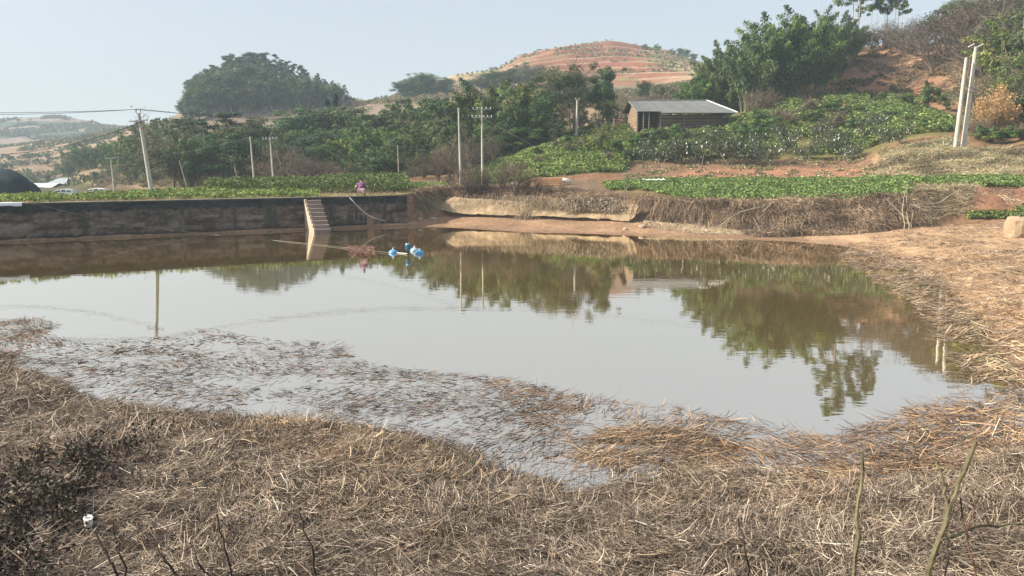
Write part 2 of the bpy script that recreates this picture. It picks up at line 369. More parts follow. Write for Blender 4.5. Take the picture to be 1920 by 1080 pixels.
RC = np.stack([soil(RX[i], RY[i], RZ[i], rows[i][3], rows[i][4], SLO[i], tc_) for i in range(len(rows))])
nr, nc = RX.shape; i, j = np.meshgrid(np.arange(nr-1), np.arange(nc-1), indexing='ij')
F = np.stack([i*nc+j, i*nc+j+1, (i+1)*nc+j+1, (i+1)*nc+j], -1).reshape(-1, 4)
mb = MB(); mb.add(np.stack([RX, RY, RZ], -1).reshape(-1, 3), F, RC.reshape(-1, 3))
ground = mb.build("ground", M_ground, smooth=True); tag(ground, kind="structure")

# ---------------------------------------------------------------- pond water
m, n, b = nmat("pond_water"); N = n.nodes.new; K = n.links.new
tcn = N("ShaderNodeTexCoord"); mp = N("ShaderNodeMapping"); mp.inputs["Scale"].default_value = (.6, 1.6, 1); K(tcn.outputs["Object"], mp.inputs[0])
no = N("ShaderNodeTexNoise"); no.inputs["Scale"].default_value = 1.6; no.inputs["Detail"].default_value = 3; K(mp.outputs[0], no.inputs["Vector"])
bp = N("ShaderNodeBump"); bp.inputs["Strength"].default_value = .035; bp.inputs["Distance"].default_value = .05; K(no.outputs[0], bp.inputs["Height"])
df = N("ShaderNodeBsdfDiffuse"); gl = N("ShaderNodeBsdfGlossy"); gl.inputs["Roughness"].default_value = .012; gl.inputs["Color"].default_value = (1, .96, .90, 1)
no2 = N("ShaderNodeTexNoise"); no2.inputs["Scale"].default_value = .12; no2.inputs["Detail"].default_value = 4; K(tcn.outputs["Object"], no2.inputs["Vector"])
cr = N("ShaderNodeValToRGB"); cr.color_ramp.elements[0].position = .3; cr.color_ramp.elements[1].position = .75
cr.color_ramp.elements[0].color = (.19, .115, .016, 1); cr.color_ramp.elements[1].color = (.23, .145, .026, 1)
K(no2.outputs[0], cr.inputs[0]); K(cr.outputs[0], df.inputs[0])
fr = N("ShaderNodeFresnel"); fr.inputs[0].default_value = 4.6; K(bp.outputs[0], fr.inputs["Normal"]); K(bp.outputs[0], gl.inputs["Normal"])
ms = N("ShaderNodeMixShader"); fm = N('ShaderNodeMath'); fm.operation = 'MULTIPLY_ADD'; fm.use_clamp = True; fm.inputs[1].default_value = 1.3; fm.inputs[2].default_value = .24; K(fr.outputs[0], fm.inputs[0]); K(fm.outputs[0], ms.inputs[0]); K(df.outputs[0], ms.inputs[1]); K(gl.outputs[0], ms.inputs[2]); K(ms.outputs[0], n.nodes["Material Output"].inputs[0])
mb = MB(); wb = WA-WD*60-WN*.05; we = WA+WD*26.1-WN*.05
mb.add([(-75, 5.4, 0), (60, 5.4, 0), (60, 58, 0), (we[0]+8, 62, 0), (we[0], we[1], 0), (wb[0], wb[1], 0)], [[0, 1, 2, 3, 4, 5]])
tag(mb.build("pond_water", m), kind="structure")

# ---------------------------------------------------------------- haze
def haze():
    m, n, b = nmat("haze_air"); n.nodes.remove(b); v = n.nodes.new("ShaderNodeVolumePrincipled")
    v.inputs["Color"].default_value = (.66, .84, 1, 1); v.inputs["Density"].default_value = .0005; v.inputs["Anisotropy"].default_value = .0
    n.links.new(v.outputs[0], n.nodes["Material Output"].inputs["Volume"])
    mb = MB(); box(mb, (0, 630, 26), (9000, 1900, 122)); o = mb.build("haze", m); tag(o, kind="stuff", label="pale haze softening the distant hills and trees")
    return o

# ---------------------------------------------------------------- retaining wall with steps
def wp(s, off=0): return WA+WD*s-WN*off
def make_wall():
    mb = MB(); S = np.concatenate([np.arange(-60, 26.3, .12), [26.3]]); zs = np.concatenate([[-.6], np.linspace(0, WTOP, 26)])
    SS, ZZ = np.meshgrid(S, zs, indexing='ij')
    off = .05*fbm(SS*.9, ZZ*2.5, 4, 8)+(WTOP-ZZ)*-.03
    P = WA[None, None]+WD*SS[..., None]-WN*off[..., None]
    V = np.dstack([P, ZZ[..., None]])
    top = np.dstack([(WA+WD*S[:, None]-WN*.42)[:, None], np.full((len(S), 1, 1), WTOP+.0)]); bk = top.copy(); bk[..., 2] = 1.2
    top[..., 2] += .05*fbm(S*.5, S*0, 4, 5)[:, None]
    V = np.concatenate([V, top, bk], 1); a, b_ = V.shape[:2]
    S_ = V[..., 0]*.88+V[..., 1]*.47; n1 = fbm(V[..., 0]*.8+V[..., 1]*.5, V[..., 2]*4, 4, 44); n2 = fbm((V[..., 0]+V[..., 1])*3, V[..., 2]*.6, 3, 12)
    dark = np.array((.05, .048, .046)); brn = np.array((.18, .13, .10)); pale = np.array((.30, .25, .2)); green = np.array((.05, .06, .045))
    z = V[..., 2:3]; C = np.where(z > 1.75+.2*n2[..., None], dark, brn)
    n3 = fbm(S_[..., None][..., 0]*6, V[..., 2]*14, 3, 19)[..., None]; C = C*(1+.7*n3)*(1-.6*np.clip(-n1[..., None]*2.5, 0, 1)); pl = np.clip((n1[..., None]-.12)*5, 0, 1)*(np.abs(z-.9) < .35)*.65
    C = C*(1-pl)+pale*pl; gm = np.clip((n2[..., None]-.1)*3, 0, .8); C = C*(1-gm)+green*gm
    C = np.where(z < .3+.15*n2[..., None], np.array((.06, .045, .035)), C)
    C[:, -2] = (.28, .25, .2); C[:, -3] = (.16, .15, .12)
    i, j = np.meshgrid(np.arange(a-1), np.arange(b_-1), indexing='ij'); F = np.stack([i*b_+j, (i+1)*b_+j, (i+1)*b_+j+1, i*b_+j+1], -1).reshape(-1, 4)
    mb.add(V.reshape(-1, 3), F, C.reshape(-1, 3)); e = V[-1]
    mb.add(e, [list(range(len(e)))], (.12, .1, .08))
    o = mb.build("retaining_wall", M_conc); tag(o, "long dark stained concrete retaining wall along the far left bank", "wall")
make_wall()
def make_steps():
    # steps leave the wall at right angles, seen from their left
    c = atz(574, 425, 0); s0 = np.dot(c[:2]-WA, WD); 
    root = empty("concrete_steps", (*wp(s0, -.03), 0), math.atan2(WD[1], WD[0])); tag(root, "pale concrete steps running down the dark wall into the pond", "steps")
    n = 8; W = 1.0; run = .35; rise = WTOP/n; mb = MB(); mbs = MB(); T = MB()
    for k in range(n):
        z1 = WTOP-.25-(k)*rise*.93; y0 = -(k)*run; y1 = -(k+1)*run
        box(mb, (0, (y0+y1)/2, (z1-.6)/2), (W, run-.004, z1+.6), (.30, .22, .18))
        box(T, (0, (y0+y1)/2-.02, z1+.02), (W+.04, run+.02, .035), (.40, .33, .27))
        box(mbs, (-W/2-.09, (y0+y1)/2, (z1+.1-.6)/2), (.16, run-.004, z1+.1+.6), (.52, .42, .33))
    mb.build("riser_block", M_conc, root); T.build("treads", M_conc, root); mbs.build("side_wall", M_conc, root)
make_steps()

# broken slab in the far bank: a real curved panel leaning on the soil
def make_slab():
    top = [(812, 62.6, 386), (850, 62.0, 371), (900, 61.3, 373), (960, 60.3, 377), (1020, 59, 380), (1080, 57.8, 383), (1140, 56.4, 386), (1180, 55.4, 386), (1197, 55, 385)]
    bot = [(815, 62.1, 389), (850, 61.4, 400), (900, 60.7, 402), (960, 59.7, 404), (1020, 58.4, 406), (1080, 57.2, 408), (1140, 55.8, 411), (1178, 54.9, 415), (1190, 54.7, 407)]
    s = np.linspace(0, 8, 90); tp = np.array([at(a, c, b) for a, b, c in top]); bt = np.array([at(a, c, b) for a, b, c in bot])
    f = lambda A: np.stack([np.interp(s, range(9), A[:, k]) for k in range(3)], 1)
    tp, bt = f(tp), f(bt); bt[:, 2] += .12*fbm(s*3, s*0, 4, 2); tp[:, 2] += .14*fbm(s*2, s*0, 4, 5)
    bt[-12:] += (tp[-12:]-bt[-12:])*0
    rowsF = [bt+(tp-bt)*v for v in np.linspace(0, 1, 10)]
    G = np.stack(rowsF, 1); G[..., 1] += .06*fbm(G[..., 0]*1.2, G[..., 2]*2, 3, 6)
    Bk = G.copy(); Bk[..., 1] += .18
    def grid(G, flip):
        a, b_ = G.shape[:2]; i, j = np.meshgrid(np.arange(a-1), np.arange(b_-1), indexing='ij'); F = np.stack([i*b_+j, (i+1)*b_+j, (i+1)*b_+j+1, i*b_+j+1], -1).reshape(-1, 4)
        n1 = fbm(G[..., 0]*.7, G[..., 2]*3, 4, 3)[..., None]; n2 = fbm(G[..., 0]*4, G[..., 2]*.8, 3, 7)[..., None]
        n3 = fbm(G[..., 0]*5, G[..., 2]*9, 3, 27)[..., None]; C = np.array((.36, .275, .175))*(1+.45*n1)*(1+.5*n3); st = np.clip(n2*2.5, 0, .85)*np.linspace(0, 1, b_)[None, :, None]; C = C*(1-st)+np.array((.16, .12, .09))*st
        mb.add(G.reshape(-1, 3), F[:, ::-1] if flip else F, C.reshape(-1, 3))
    mb = MB(); grid(G, False); grid(Bk, True)
    a, b_ = G.shape[:2]
    for A_, B_ in ((G[:, 0], Bk[:, 0]), (G[:, -1], Bk[:, -1]), (G[-1], Bk[-1]), (G[0], Bk[0])):
        q = np.stack([A_, B_], 1).reshape(-1, 3); k = len(A_); i = np.arange(k-1); mb.add(q, np.stack([2*i, 2*i+1, 2*i+3, 2*i+2], 1), (.42, .33, .22))
    tag(mb.build("concrete_slab", M_conc), "long pale tan concrete slab left hanging in the eroded far bank", "slab")
make_slab()

# ---------------------------------------------------------------- plants: prototypes
TAN = [(.48, .39, .26), (.40, .31, .2), (.33, .25, .165), (.24, .18, .125), (.52, .45, .33)]
def limb_tube(mb, a, b, r0, r1, col, r, n=5, wob=.06, k=5):
    a = np.array(a, float); b = np.array(b, float); t = np.linspace(0, 1, k)[:, None]
    P = a+(b-a)*t; ln = np.linalg.norm(b-a); P[1:-1] += r.normal(size=(k-2, 3))*ln*wob
    tube(mb, P, np.linspace(r0, r1, k), n, col, cap=False); return P
def broad_tree(seed, greens, lobes=34, leaves=9500, h=10., w=4.2, trunk=.22, low=.18, bare=0.0, lsize=.31, tw=False):
    r = np.random.default_rng(seed); T = MB(); Cn = MB(); bark = np.array((.16, .13, .10))
    limb_tube(T, (0, 0, -.5), (r.normal()*.3, r.normal()*.3, h*.62), trunk, trunk*.4, bark, r, 7, .02, 7)
    cs = []; rr = []
    for k in range(lobes):
        u = unit(1, r)[0]; q = r.random()**.4; zc = h*(low+1)/2; c = np.array([u[0]*w*q*.8, u[1]*w*q*.8, zc+u[2]*(h*(1-low)/2)*q*.86])
        c[0:2] *= 1-.25*max(0, (c[2]-zc)/(h-zc)); cs.append(c); rr.append(w*r.uniform(.22, .40))
    # a few leaders break the outline
    for k in range(4): cs.append(np.array([r.normal()*w*.45, r.normal()*w*.45, h*r.uniform(.9, .99)])); rr.append(w*.18)
    cs = np.array(cs); rr = np.array(rr)
    for c in cs[::2]:
        a = np.array([0, 0, max(.15*h, min(c[2]-.1*h, h*.6)*r.uniform(.5, .9))]); limb_tube(T, a, c, trunk*.35, .02, bark, r, 4, .07, 5)
    n = int(leaves*(1-bare)); idx = r.choice(len(cs), n, p=rr**2/sum(rr**2)); u = unit(n, r); u[:, 2] = u[:, 2]*.8+.1
    rad = r.random(n)**.33; P = cs[idx]+u*(rr[idx]*rad)[:, None]*np.array([1, 1, .75])
    lc = pick(greens, len(cs), r, .22)[idx]*(1+r.normal(size=(n, 1))*.22)
    cards(Cn, P, lsize*r.uniform(.6, 1.3, n), .55, u*.6+unit(n, r), np.clip(lc, .005, 1), r, droop=.25, nrm=u+np.array([0, 0, .25]))
    if tw:
        m_ = 700; idx = r.choice(len(cs), m_); stems(T, cs[idx]+r.normal(size=(m_, 3))*.2, unit(m_, r)+np.array([0, 0, .5]), r.uniform(.8, 2.2, m_), .05, pick([(.26, .21, .16), (.19, .15, .12)], m_, r), r, 2, .3)
    return [("trunk", T, M_bark), ("crown", Cn, M_leaf)]
def bamboo(seed, greens, culms=46, h=11., w=4.5, leaves=13000, bare=.1, lsize=.36):
    r = np.random.default_rng(seed); T = MB(); Cn = MB(); PP = []; DD = []; CC = []; NN = []
    cols = pick(greens, culms, r, .25)
    for k in range(culms):
        a = r.uniform(0, 2*math.pi); q = r.random()**.6; b0 = np.array([math.cos(a), math.sin(a), 0])*w*.25*q
        out = np.array([math.cos(a), math.sin(a), 0])*w*(.25+.75*q); hh = h*r.uniform(.55, 1.0)*(1-.35*q)
        t = np.linspace(0, 1, 12)[:, None]; P = b0+out*t**1.9+np.array([0, 0, 1])*hh*(1.28*t-.28*t**3.2-.06*q*t**6); P[:, :2] += r.normal(size=2)*.15
        tube(T, P[:: 2] if len(P) % 2 else P[[0, 2, 4, 6, 8, 11]], np.linspace(.055, .012, 6), 4, (.22, .25, .10) if r.random() < .8 else (.42, .38, .24), cap=False)
        if r.random() < bare: continue
        m_ = leaves//culms; tt = r.beta(2.2, 1.2, m_)*.86+.14; i = np.clip((tt*11).astype(int), 0, 10); fr = (tt*11-i)[:, None]
        c = P[i]*(1-fr)+P[i+1]*fr; sp = (.25+1.05*np.sin(tt*3.0)**1)[:, None]*w*.16
        off = unit(m_, r)*sp*r.random((m_, 1))**.5; off[:, 2] -= .25*np.linalg.norm(off, axis=1)
        PP.append(c+off); DD.append(off*1.0+out/np.linalg.norm(out)*.4+np.array([0, 0, -.5])*sp+unit(m_, r)*.3); CC.append(cols[k]*(1+r.normal(size=(m_, 1))*.25)); NN.append(off/np.maximum(np.linalg.norm(off, axis=1), 1e-6)[:, None]+out/np.linalg.norm(out)*.5+np.array([0, 0, .5]))
    P = np.concatenate(PP); cards(Cn, P, lsize*r.uniform(.5, 1.3, len(P)), .38, np.concatenate(DD), np.clip(np.concatenate(CC), .004, 1), r, nrm=np.concatenate(NN))
    return [("culms", T, M_bark), ("foliage", Cn, M_leaf)]
def bare_tree(seed, h=8., w=3., n0=9, cols=((.19, .155, .12), (.14, .115, .09)), leaves=0, lcol=None, multi=4, lsize=.22, twig=.03):
    r = np.random.default_rng(seed); T = MB(); Tw = MB(); Cn = MB(); tips = []
    def grow(p, d, ln, rad, lv):
        k = 5; P = [p]; dd = d.copy()
        for i in range(k-1):
            dd = dd+r.normal(size=3)*.13+np.array([0, 0, .05]); dd /= np.linalg.norm(dd); P.append(P[-1]+dd*ln/(k-1))
        P = np.array(P); col = cols[r.integers(len(cols))]
        if lv < 2: tube(T, P, np.linspace(rad, rad*.5, k), 5, col, cap=False)
        else: tube(Tw, P, np.linspace(rad, rad*.4, k), 3, col, cap=False)
        if lv >= 4: tips.append(P[-1]); return
        for q in range([4, 4, 3, 3][lv]):
            i = r.integers(1, k); nd = dd+unit(1, r)[0]*r.uniform(.5, .95); nd[2] = abs(nd[2])*.6+.25; nd /= np.linalg.norm(nd)
            grow(P[i], nd, ln*r.uniform(.5, .75), max(rad*.55, twig*.5), lv+1)
    for m_ in range(multi):
        a = r.uniform(0, 6.28); d = np.array([math.cos(a)*w/h*.8, math.sin(a)*w/h*.8, 1.]); d /= np.linalg.norm(d)
        grow(np.array([math.cos(a)*.2, math.sin(a)*.2, -.3]), d, h*.5*r.uniform(.8, 1.1), .02+h*.012, 0)
    parts = [("trunk", T, M_bark), ("twigs", Tw, M_bark)]
    if leaves:
        tips_ = np.array(tips); idx = r.integers(0, len(tips_), leaves); P = tips_[idx]+r.normal(size=(leaves, 3))*.3
        cards(Cn, P, lsize*r.uniform(.6, 1.3, leaves), .6, None, pick(lcol, leaves, r, .25), r); parts.append(("foliage", Cn, M_leaf))
    return parts
def slender(seed, greens, h=13., puffs=16, leaves=1500, w=1.6, start=.35, bark=(.42, .38, .32), lsize=.4, pr=.36):
    r = np.random.default_rng(seed); T = MB(); Cn = MB(); P = limb_tube(T, (0, 0, -.5), (r.normal()*.5, r.normal()*.5, h*.97), .13, .03, bark, r, 5, .008, 9)
    cs = []
    for k in range(puffs):
        t = start+(1-start)*(k+r.random())/puffs; c0 = np.array([np.interp(t, np.linspace(0, 1, 9), P[:, q]) for q in range(3)])
        a = r.uniform(0, 6.28); rad = w*(1.15-t*.75)*r.uniform(.3, 1); c = c0+np.array([math.cos(a)*rad, math.sin(a)*rad, r.uniform(.1, .6)]); limb_tube(T, c0, c, .035, .012, bark, r, 3, .05, 4); cs.append(c)
    cs = np.array(cs+[P[-1]]); idx = r.integers(0, len(cs), leaves); u = unit(leaves, r)
    PP = cs[idx]+u*(w*pr*r.random((leaves, 1))**.5)*np.array([1, 1, .7])
    cards(Cn, PP, lsize*r.uniform(.5, 1.3, leaves), .45, None, pick(greens, len(cs), r, .2)[idx]*(1+r.normal(size=(leaves, 1))*.2), r, droop=.4, nrm=u+np.array([0, 0, .2]))
    return [("trunk", T, M_bark), ("crown", Cn, M_leaf)]
def conifer(seed, h=9., w=2.4, leaves=3600):
    r = np.random.default_rng(seed); T = MB(); Cn = MB(); limb_tube(T, (0, 0, -.4), (0, 0, h), .16, .03, (.14, .11, .09), r, 6, .004, 6)
    t = r.random(leaves)**.8; a = r.integers(0, 7, leaves)*.9+np.floor(t*16)*1.3+r.normal(size=leaves)*.22
    lay = (t*16) % 1; rad = w*(1-t)**.85*(1-lay*.55)*r.random(leaves)**.45+.05
    P = np.stack([np.cos(a)*rad, np.sin(a)*rad, h*(.1+.9*t)-.12*rad], 1); d = np.stack([np.cos(a), np.sin(a), np.full(leaves, -.3)], 1)+unit(leaves, r)*.4
    cards(Cn, P, .42*r.uniform(.6, 1.3, leaves), .5, d, pick([(.03, .055, .035), (.045, .07, .04), (.02, .04, .03)], leaves, r), r)
    return [("trunk", T, M_bark), ("crown", Cn, M_leaf)]
def bag_mb():
    mb = MB(); P = np.array([(0, 0, .0), (0, 0, -.05), (0, 0, -.14), (0, 0, -.2), (0, 0, -.22)]); tube(mb, P, [.012, .04, .065, .055, .015], 6, (.72, .72, .66)); return mb
def orchard(seed, h=3.2, w=1.9, leaves=1400, bags=14, r_=None):
    r = np.random.default_rng(seed); parts = bare_tree(seed, h, w, multi=3, cols=((.22, .19, .16), (.3, .27, .22)), leaves=leaves, lcol=[(.06, .09, .035), (.045, .07, .03), (.10, .13, .05)], lsize=.2, twig=.02)
    f = np.concatenate(parts[2][1].V).reshape(-1, 4, 3)[:, 0]; return parts, f[r.integers(0, len(f), bags)]
G_DK = [(.065, .11, .042), (.05, .09, .04), (.09, .125, .05)]
G_BL = [(.075, .12, .07), (.06, .10, .065), (.10, .14, .075)]
G_MID = [(.12, .17, .05), (.09, .14, .05), (.16, .20, .065)]
G_YEL = [(.22, .22, .08), (.17, .19, .07), (.28, .25, .11)]
G_GRY = [(.14, .145, .09), (.18, .165, .11), (.11, .12, .075)]
for g_ in (G_DK, G_BL, G_MID, G_YEL, G_GRY): g_[:] = [(a*.86, b*.97, c*.66) for a, b, c in g_]
PROTO = {}
WS = {"br": 1.35, "ba": 1.3, "tw": 1.25, "sl": 1.5, "sh": 1.25, "ta": 1.1}
def proto(key, parts, h):                               # true height of the plant, from its own vertices
    zz = np.concatenate([v[:, 2] for _, mb, _ in parts for v in mb.V]); PROTO[key] = (parts, float(np.percentile(zz, 99.7)), [])
proto("bambooA", bamboo(1, G_MID+G_DK), 11.); proto("bambooB", bamboo(2, G_DK+G_MID, 40, 11, 5.), 11.); proto("bambooC", bamboo(3, G_MID+G_YEL, 38, 11, 4.2, bare=.2), 11.)
proto("bambooD", bamboo(4, G_BL+G_DK, 44, 11, 4.6), 11.)
proto("broadA", broad_tree(11, G_DK), 10.); proto("broadB", broad_tree(12, G_BL+G_DK, 40, 10500, 10, 4.8), 10.); proto("broadC", broad_tree(13, G_GRY+G_DK, 36, 8000, 10, 4.4, tw=True), 10.)
proto("broadD", broad_tree(14, G_YEL+G_MID, 30, 7000, 10, 3.6, tw=True, lsize=.22), 10.)
proto("twigA", bare_tree(21, 8, 3.0, multi=5), 8.); proto("twigB", bare_tree(22, 8, 2.2, multi=6, cols=((.2, .155, .11), (.14, .11, .085))), 8.)
proto("twigC", bare_tree(23, 8, 3.2, multi=5, leaves=2200, lcol=G_GRY), 8.); proto("twigD", bare_tree(24, 8, 3.4, multi=6, cols=((.2, .15, .12), (.15, .12, .1)), leaves=900, lcol=[(.14, .1, .06), (.09, .08, .05)]), 8.)
proto("slimA", slender(31, G_BL), 13.); proto("slimB", slender(32, G_BL+G_GRY, 13, 12, 1200, 1.4, .5), 13.); proto("slimC", slender(33, G_DK+G_BL, 13, 20, 2400, 2.2, .2), 13.)
proto("cedar", conifer(41), 9.); proto("shrubA", broad_tree(51, G_DK+G_MID, 22, 2600, 3, 1.7, .05, .02, lsize=.2), 3.); proto("shrubB", broad_tree(52, G_YEL+G_MID, 20, 2200, 3, 1.7, .05, .02, lsize=.2, tw=True), 3.)
proto("gold", bare_tree(61, 8, 2.2, multi=7, cols=((.45, .32, .16), (.5, .38, .2)), leaves=4200, lcol=[(.55, .36, .14), (.48, .34, .17), (.38, .27, .12)], lsize=.3), 8.)
tall = slender(71, G_DK+G_GRY, 18, 13, 2600, 2.6, .62, (.40, .33, .26), .42); proto("tallA", tall, 18.)
proto("tallC", slender(73, G_DK+G_MID, 18, 62, 6500, 5.4, .38, (.42, .35, .28), .5, .17), 18.)
proto("tallB", slender(72, G_GRY+G_DK, 18, 10, 1500, 2.0, .5, (.46, .38, .3), .4), 18.)
KIND = {"b": "bamboo_clump", "br": "broadleaf_tree", "tw": "bare_tree", "sl": "slender_tree", "ce": "conifer", "sh": "shrub", "go": "dry_bamboo", "ta": "tall_tree"}
def kindname(k): return next(v for a, v in sorted(KIND.items(), key=lambda q: -len(q[0])) if k.startswith(a))
CATN = {"bamboo_clump": "bamboo", "shrub": "shrub", "dry_bamboo": "bamboo"}
def plant(key, px, D, ytop, label, group=None, ws=1., sink=.25, rz=None, name=None, cat=None, pad=0):
    parts, h0, made = PROTO[key]
    X = ray(px, 300)[0]*D; z = float(H([X], [D])[0]); zt = at(px, ytop, D)[2]; h = max(zt-z, 1.2); s = h/h0
    if made: o = dup(made[0])
    else:
        o = empty(name or kindname(key), (0, 0, 0))
        for nm, mb, mt in parts: mb.build(nm, mt, o)
        made.append(o)
    o.location = (X, D, z-sink*0); o.rotation_euler = (0, 0, random.uniform(0, 6.28) if rz is None else rz); o.scale = (s*ws, s*ws, s)
    for k in ("label", "category", "group"):
        if k in o: del o[k]
    nm = name or kindname(key); 
    if o.name.split('.')[0] != nm: o.name = nm
    tag(o, label, cat or CATN.get(nm, "tree"), group); return o
SIZEW = ["small", "low", "tall", "slim", "wide", "full"]
def row(spec, group, where, noun):
    """spec: (key, px, D, ytop, ws[, extra look]); labels count from the left inside the group"""
    spec = sorted(spec, key=lambda q: q[1]); n = len(spec); ords = "first second third fourth fifth sixth seventh eighth ninth tenth eleventh twelfth thirteenth fourteenth fifteenth sixteenth".split()
    for i, q in enumerate(spec):
        o_ = f"leftmost {noun} {where}" if i == 0 else (f"rightmost {noun} {where}" if i == n-1 else f"{ords[i]} {noun} from the left {where}")
        plant(q[0], q[1], q[2], q[3], o_, group, q[4]*WS.get(q[0][:2], 1.))
# far left: hazy trees beyond the tan slope
row([("bambooD", 125, 235, 285, 1.1), ("bambooD", 150, 230, 270, 1.1), ("bambooA", 175, 225, 268, 1.2), ("bambooD", 205, 220, 265, 1.2), ("broadB", 232, 215, 272, 1.1)], "hazy trees beyond the tan bank", "low behind the thin double-arm pole", "hazy bluish tree clump")
row([("broadB", 20, 330, 292, 1.3), ("broadC", 55, 330, 288, 1.3), ("broadB", 90, 330, 290, 1.4), ("broadC", 5, 300, 305, 1.3)], "hazy trees on the far left slope", "on the far left slope above the sheds", "faint tree")
row([("bambooA", 248, 165, 262, 1.2), ("bambooC", 272, 160, 238, 1.1), ("bambooD", 300, 158, 226, 1.1), ("bambooA", 322, 155, 222, 1.0), ("bambooD", 285, 150, 268, 1.2)], "bamboo behind the leaning pole", "rising behind the leaning concrete pole", "feathery bamboo clump")
row([("slimC", 330, 128, 220, 1.58), ("twigC", 348, 120, 214, 1.16), ("slimC", 366, 125, 224, 1.47), ("slimA", 385, 118, 228, 1.58), ("twigC", 404, 122, 220, 1.05), ("slimC", 422, 120, 210, 1.58), ("broadC", 452, 118, 220, 0.95), ("twigC", 470, 112, 238, 1.16), ("broadA", 488, 120, 224, 0.79), ("slimA", 440, 108, 250, 1.68), ("broadC", 375, 135, 228, 1.05), ("broadC", 330, 140, 238, 1.05)], "thin grey wood behind the poles", "in the thin grey wood behind the pond wall", "greyish tree")
row([("twigB", 505, 100, 290, 1.4), ("twigA", 528, 104, 268, 1.3), ("twigC", 548, 108, 262, 1.2), ("twigB", 570, 100, 288, 1.5), ("twigD", 590, 98, 296, 1.5), ("twigC", 520, 125, 248, 1.3), ("twigD", 610, 98, 300, 1.4)], "brown leafless thicket", "in the brown thicket right of the two poles", "bare bush tree")
row([("broadB", 552, 150, 222, 1.10), ("broadB", 580, 148, 206, 1.10), ("broadC", 608, 150, 198, 1.10), ("broadB", 640, 145, 202, 1.21), ("broadA", 672, 145, 215, 1.10), ("broadD", 560, 160, 208, 0.88), ("broadB", 620, 125, 242, 1.21), ("broadA", 570, 128, 245, 1.21), ("broadB", 590, 118, 275, 1.10)], "rounded trees below the grove", "on the rise under the domed grove", "blue-green rounded tree")
plant("cedar", 634, 165, 176, "dark pointed conifer standing up left of the grove's right end", "dark conifers", 1.0); plant("cedar", 618, 166, 186, "lower dark pointed conifer left beside the taller pointed one", "dark conifers", 1.1)
row([("bambooA", 640, 115, 262, 1.2), ("bambooC", 668, 112, 246, 1.2), ("bambooA", 700, 114, 238, 1.2), ("bambooB", 728, 116, 228, 1.2), ("bambooA", 690, 104, 280, 1.2), ("bambooC", 752, 112, 246, 1.1), ("bambooB", 655, 106, 292, 1.1), ("bambooA", 725, 104, 272, 1.2)], "drooping bamboo behind the wall", "behind the short white pole", "drooping bamboo clump")
row([("bambooB", 700, 140, 204, 1.21), ("bambooB", 735, 138, 196, 1.21), ("bambooC", 765, 136, 190, 1.10), ("bambooA", 795, 134, 188, 1.21), ("broadB", 825, 130, 190, 1.10), ("bambooB", 850, 128, 186, 1.10), ("broadD", 780, 112, 222, 0.99), ("broadB", 765, 106, 252, 1.10), ("broadA", 810, 106, 230, 1.10), ("broadC", 838, 104, 222, 0.99)], "mixed wood left of the thin poles", "in the mixed wood left of the thin poles", "mid green tree")
row([("bambooB", 880, 110, 172, 1.0), ("bambooB", 905, 110, 156, .9), ("bambooC", 930, 108, 150, .95), ("bambooB", 955, 108, 148, .95), ("bambooC", 980, 110, 158, .9), ("bambooB", 1000, 104, 185, 1.0), ("bambooA", 900, 108, 205, 1.0), ("bambooB", 940, 104, 205, 1.1), ("bambooB", 985, 104, 212, 1.1), ("bambooD", 1020, 104, 222, 1.1), ("broadA", 960, 96, 240, 1.3), ("broadA", 1005, 96, 240, 1.3), ("broadA", 1045, 100, 230, 1.1)], "dark bamboo wood in the middle", "behind the double cross-arm pole", "dark tall bamboo")
plant("broadC", 1052, 119, 114, "biggest grey-green round tree in the middle of the wood", None, 1.15)
plant("broadC", 1022, 120, 128, "grey-green round tree left beside the biggest round tree", None, .95)
plant("broadA", 1128, 121, 124, "dark round tree right of the biggest grey-green tree", None, .85); plant("broadC", 1090, 134, 142, "lower grey tree squeezed between the two big round trees", None, .9)
plant("broadB", 1140, 116, 188, "small dark tree just left of the barn's gable", None, .95); plant("broadA", 1085, 116, 200, "dark tree behind the single pole left of the barn", None, 1.2); plant("twigD", 1065, 112, 188, "bare brown tree behind the single pole left of the barn", None, 1.1)
row([("twigC", 795, 92, 272, 1.0), ("twigB", 822, 86, 275, .9), ("twigB", 845, 86, 248, .8), ("twigC", 868, 90, 240, .9), ("twigD", 900, 92, 262, 1.0), ("twigA", 925, 93, 250, .8), ("twigC", 945, 96, 240, 1.0), ("twigC", 775, 88, 298, 1.0), ("twigB", 862, 84, 275, .8)], "leafless brown trees around the thin poles", "around the two thin poles above the bank", "leafless brown tree")
row([("bambooB", 760, 100, 262, 1.0), ("bambooA", 790, 99, 245, 1.0), ("bambooB", 820, 100, 235, 1.0), ("broadA", 850, 99, 232, .9), ("bambooB", 880, 100, 226, 1.0), ("bambooB", 915, 101, 224, 1.0), ("broadA", 940, 99, 236, .9), ("bambooA", 735, 98, 286, 1.0), ("broadB", 705, 97, 292, .9)], "front trees of the middle wood", "in the front edge of the middle wood", "dark leafy tree")
row([("bambooD", 345, 112, 248, 0.99), ("broadB", 395, 112, 254, 0.99), ("bambooD", 430, 112, 244, 0.99), ("broadB", 465, 110, 258, 0.99), ("broadC", 320, 112, 258, 0.99), ("broadB", 520, 114, 261, 0.99), ("bambooD", 505, 118, 236, 0.99)], "second row of the grey wood", "in the second row of the grey wood", "blue-green tree")
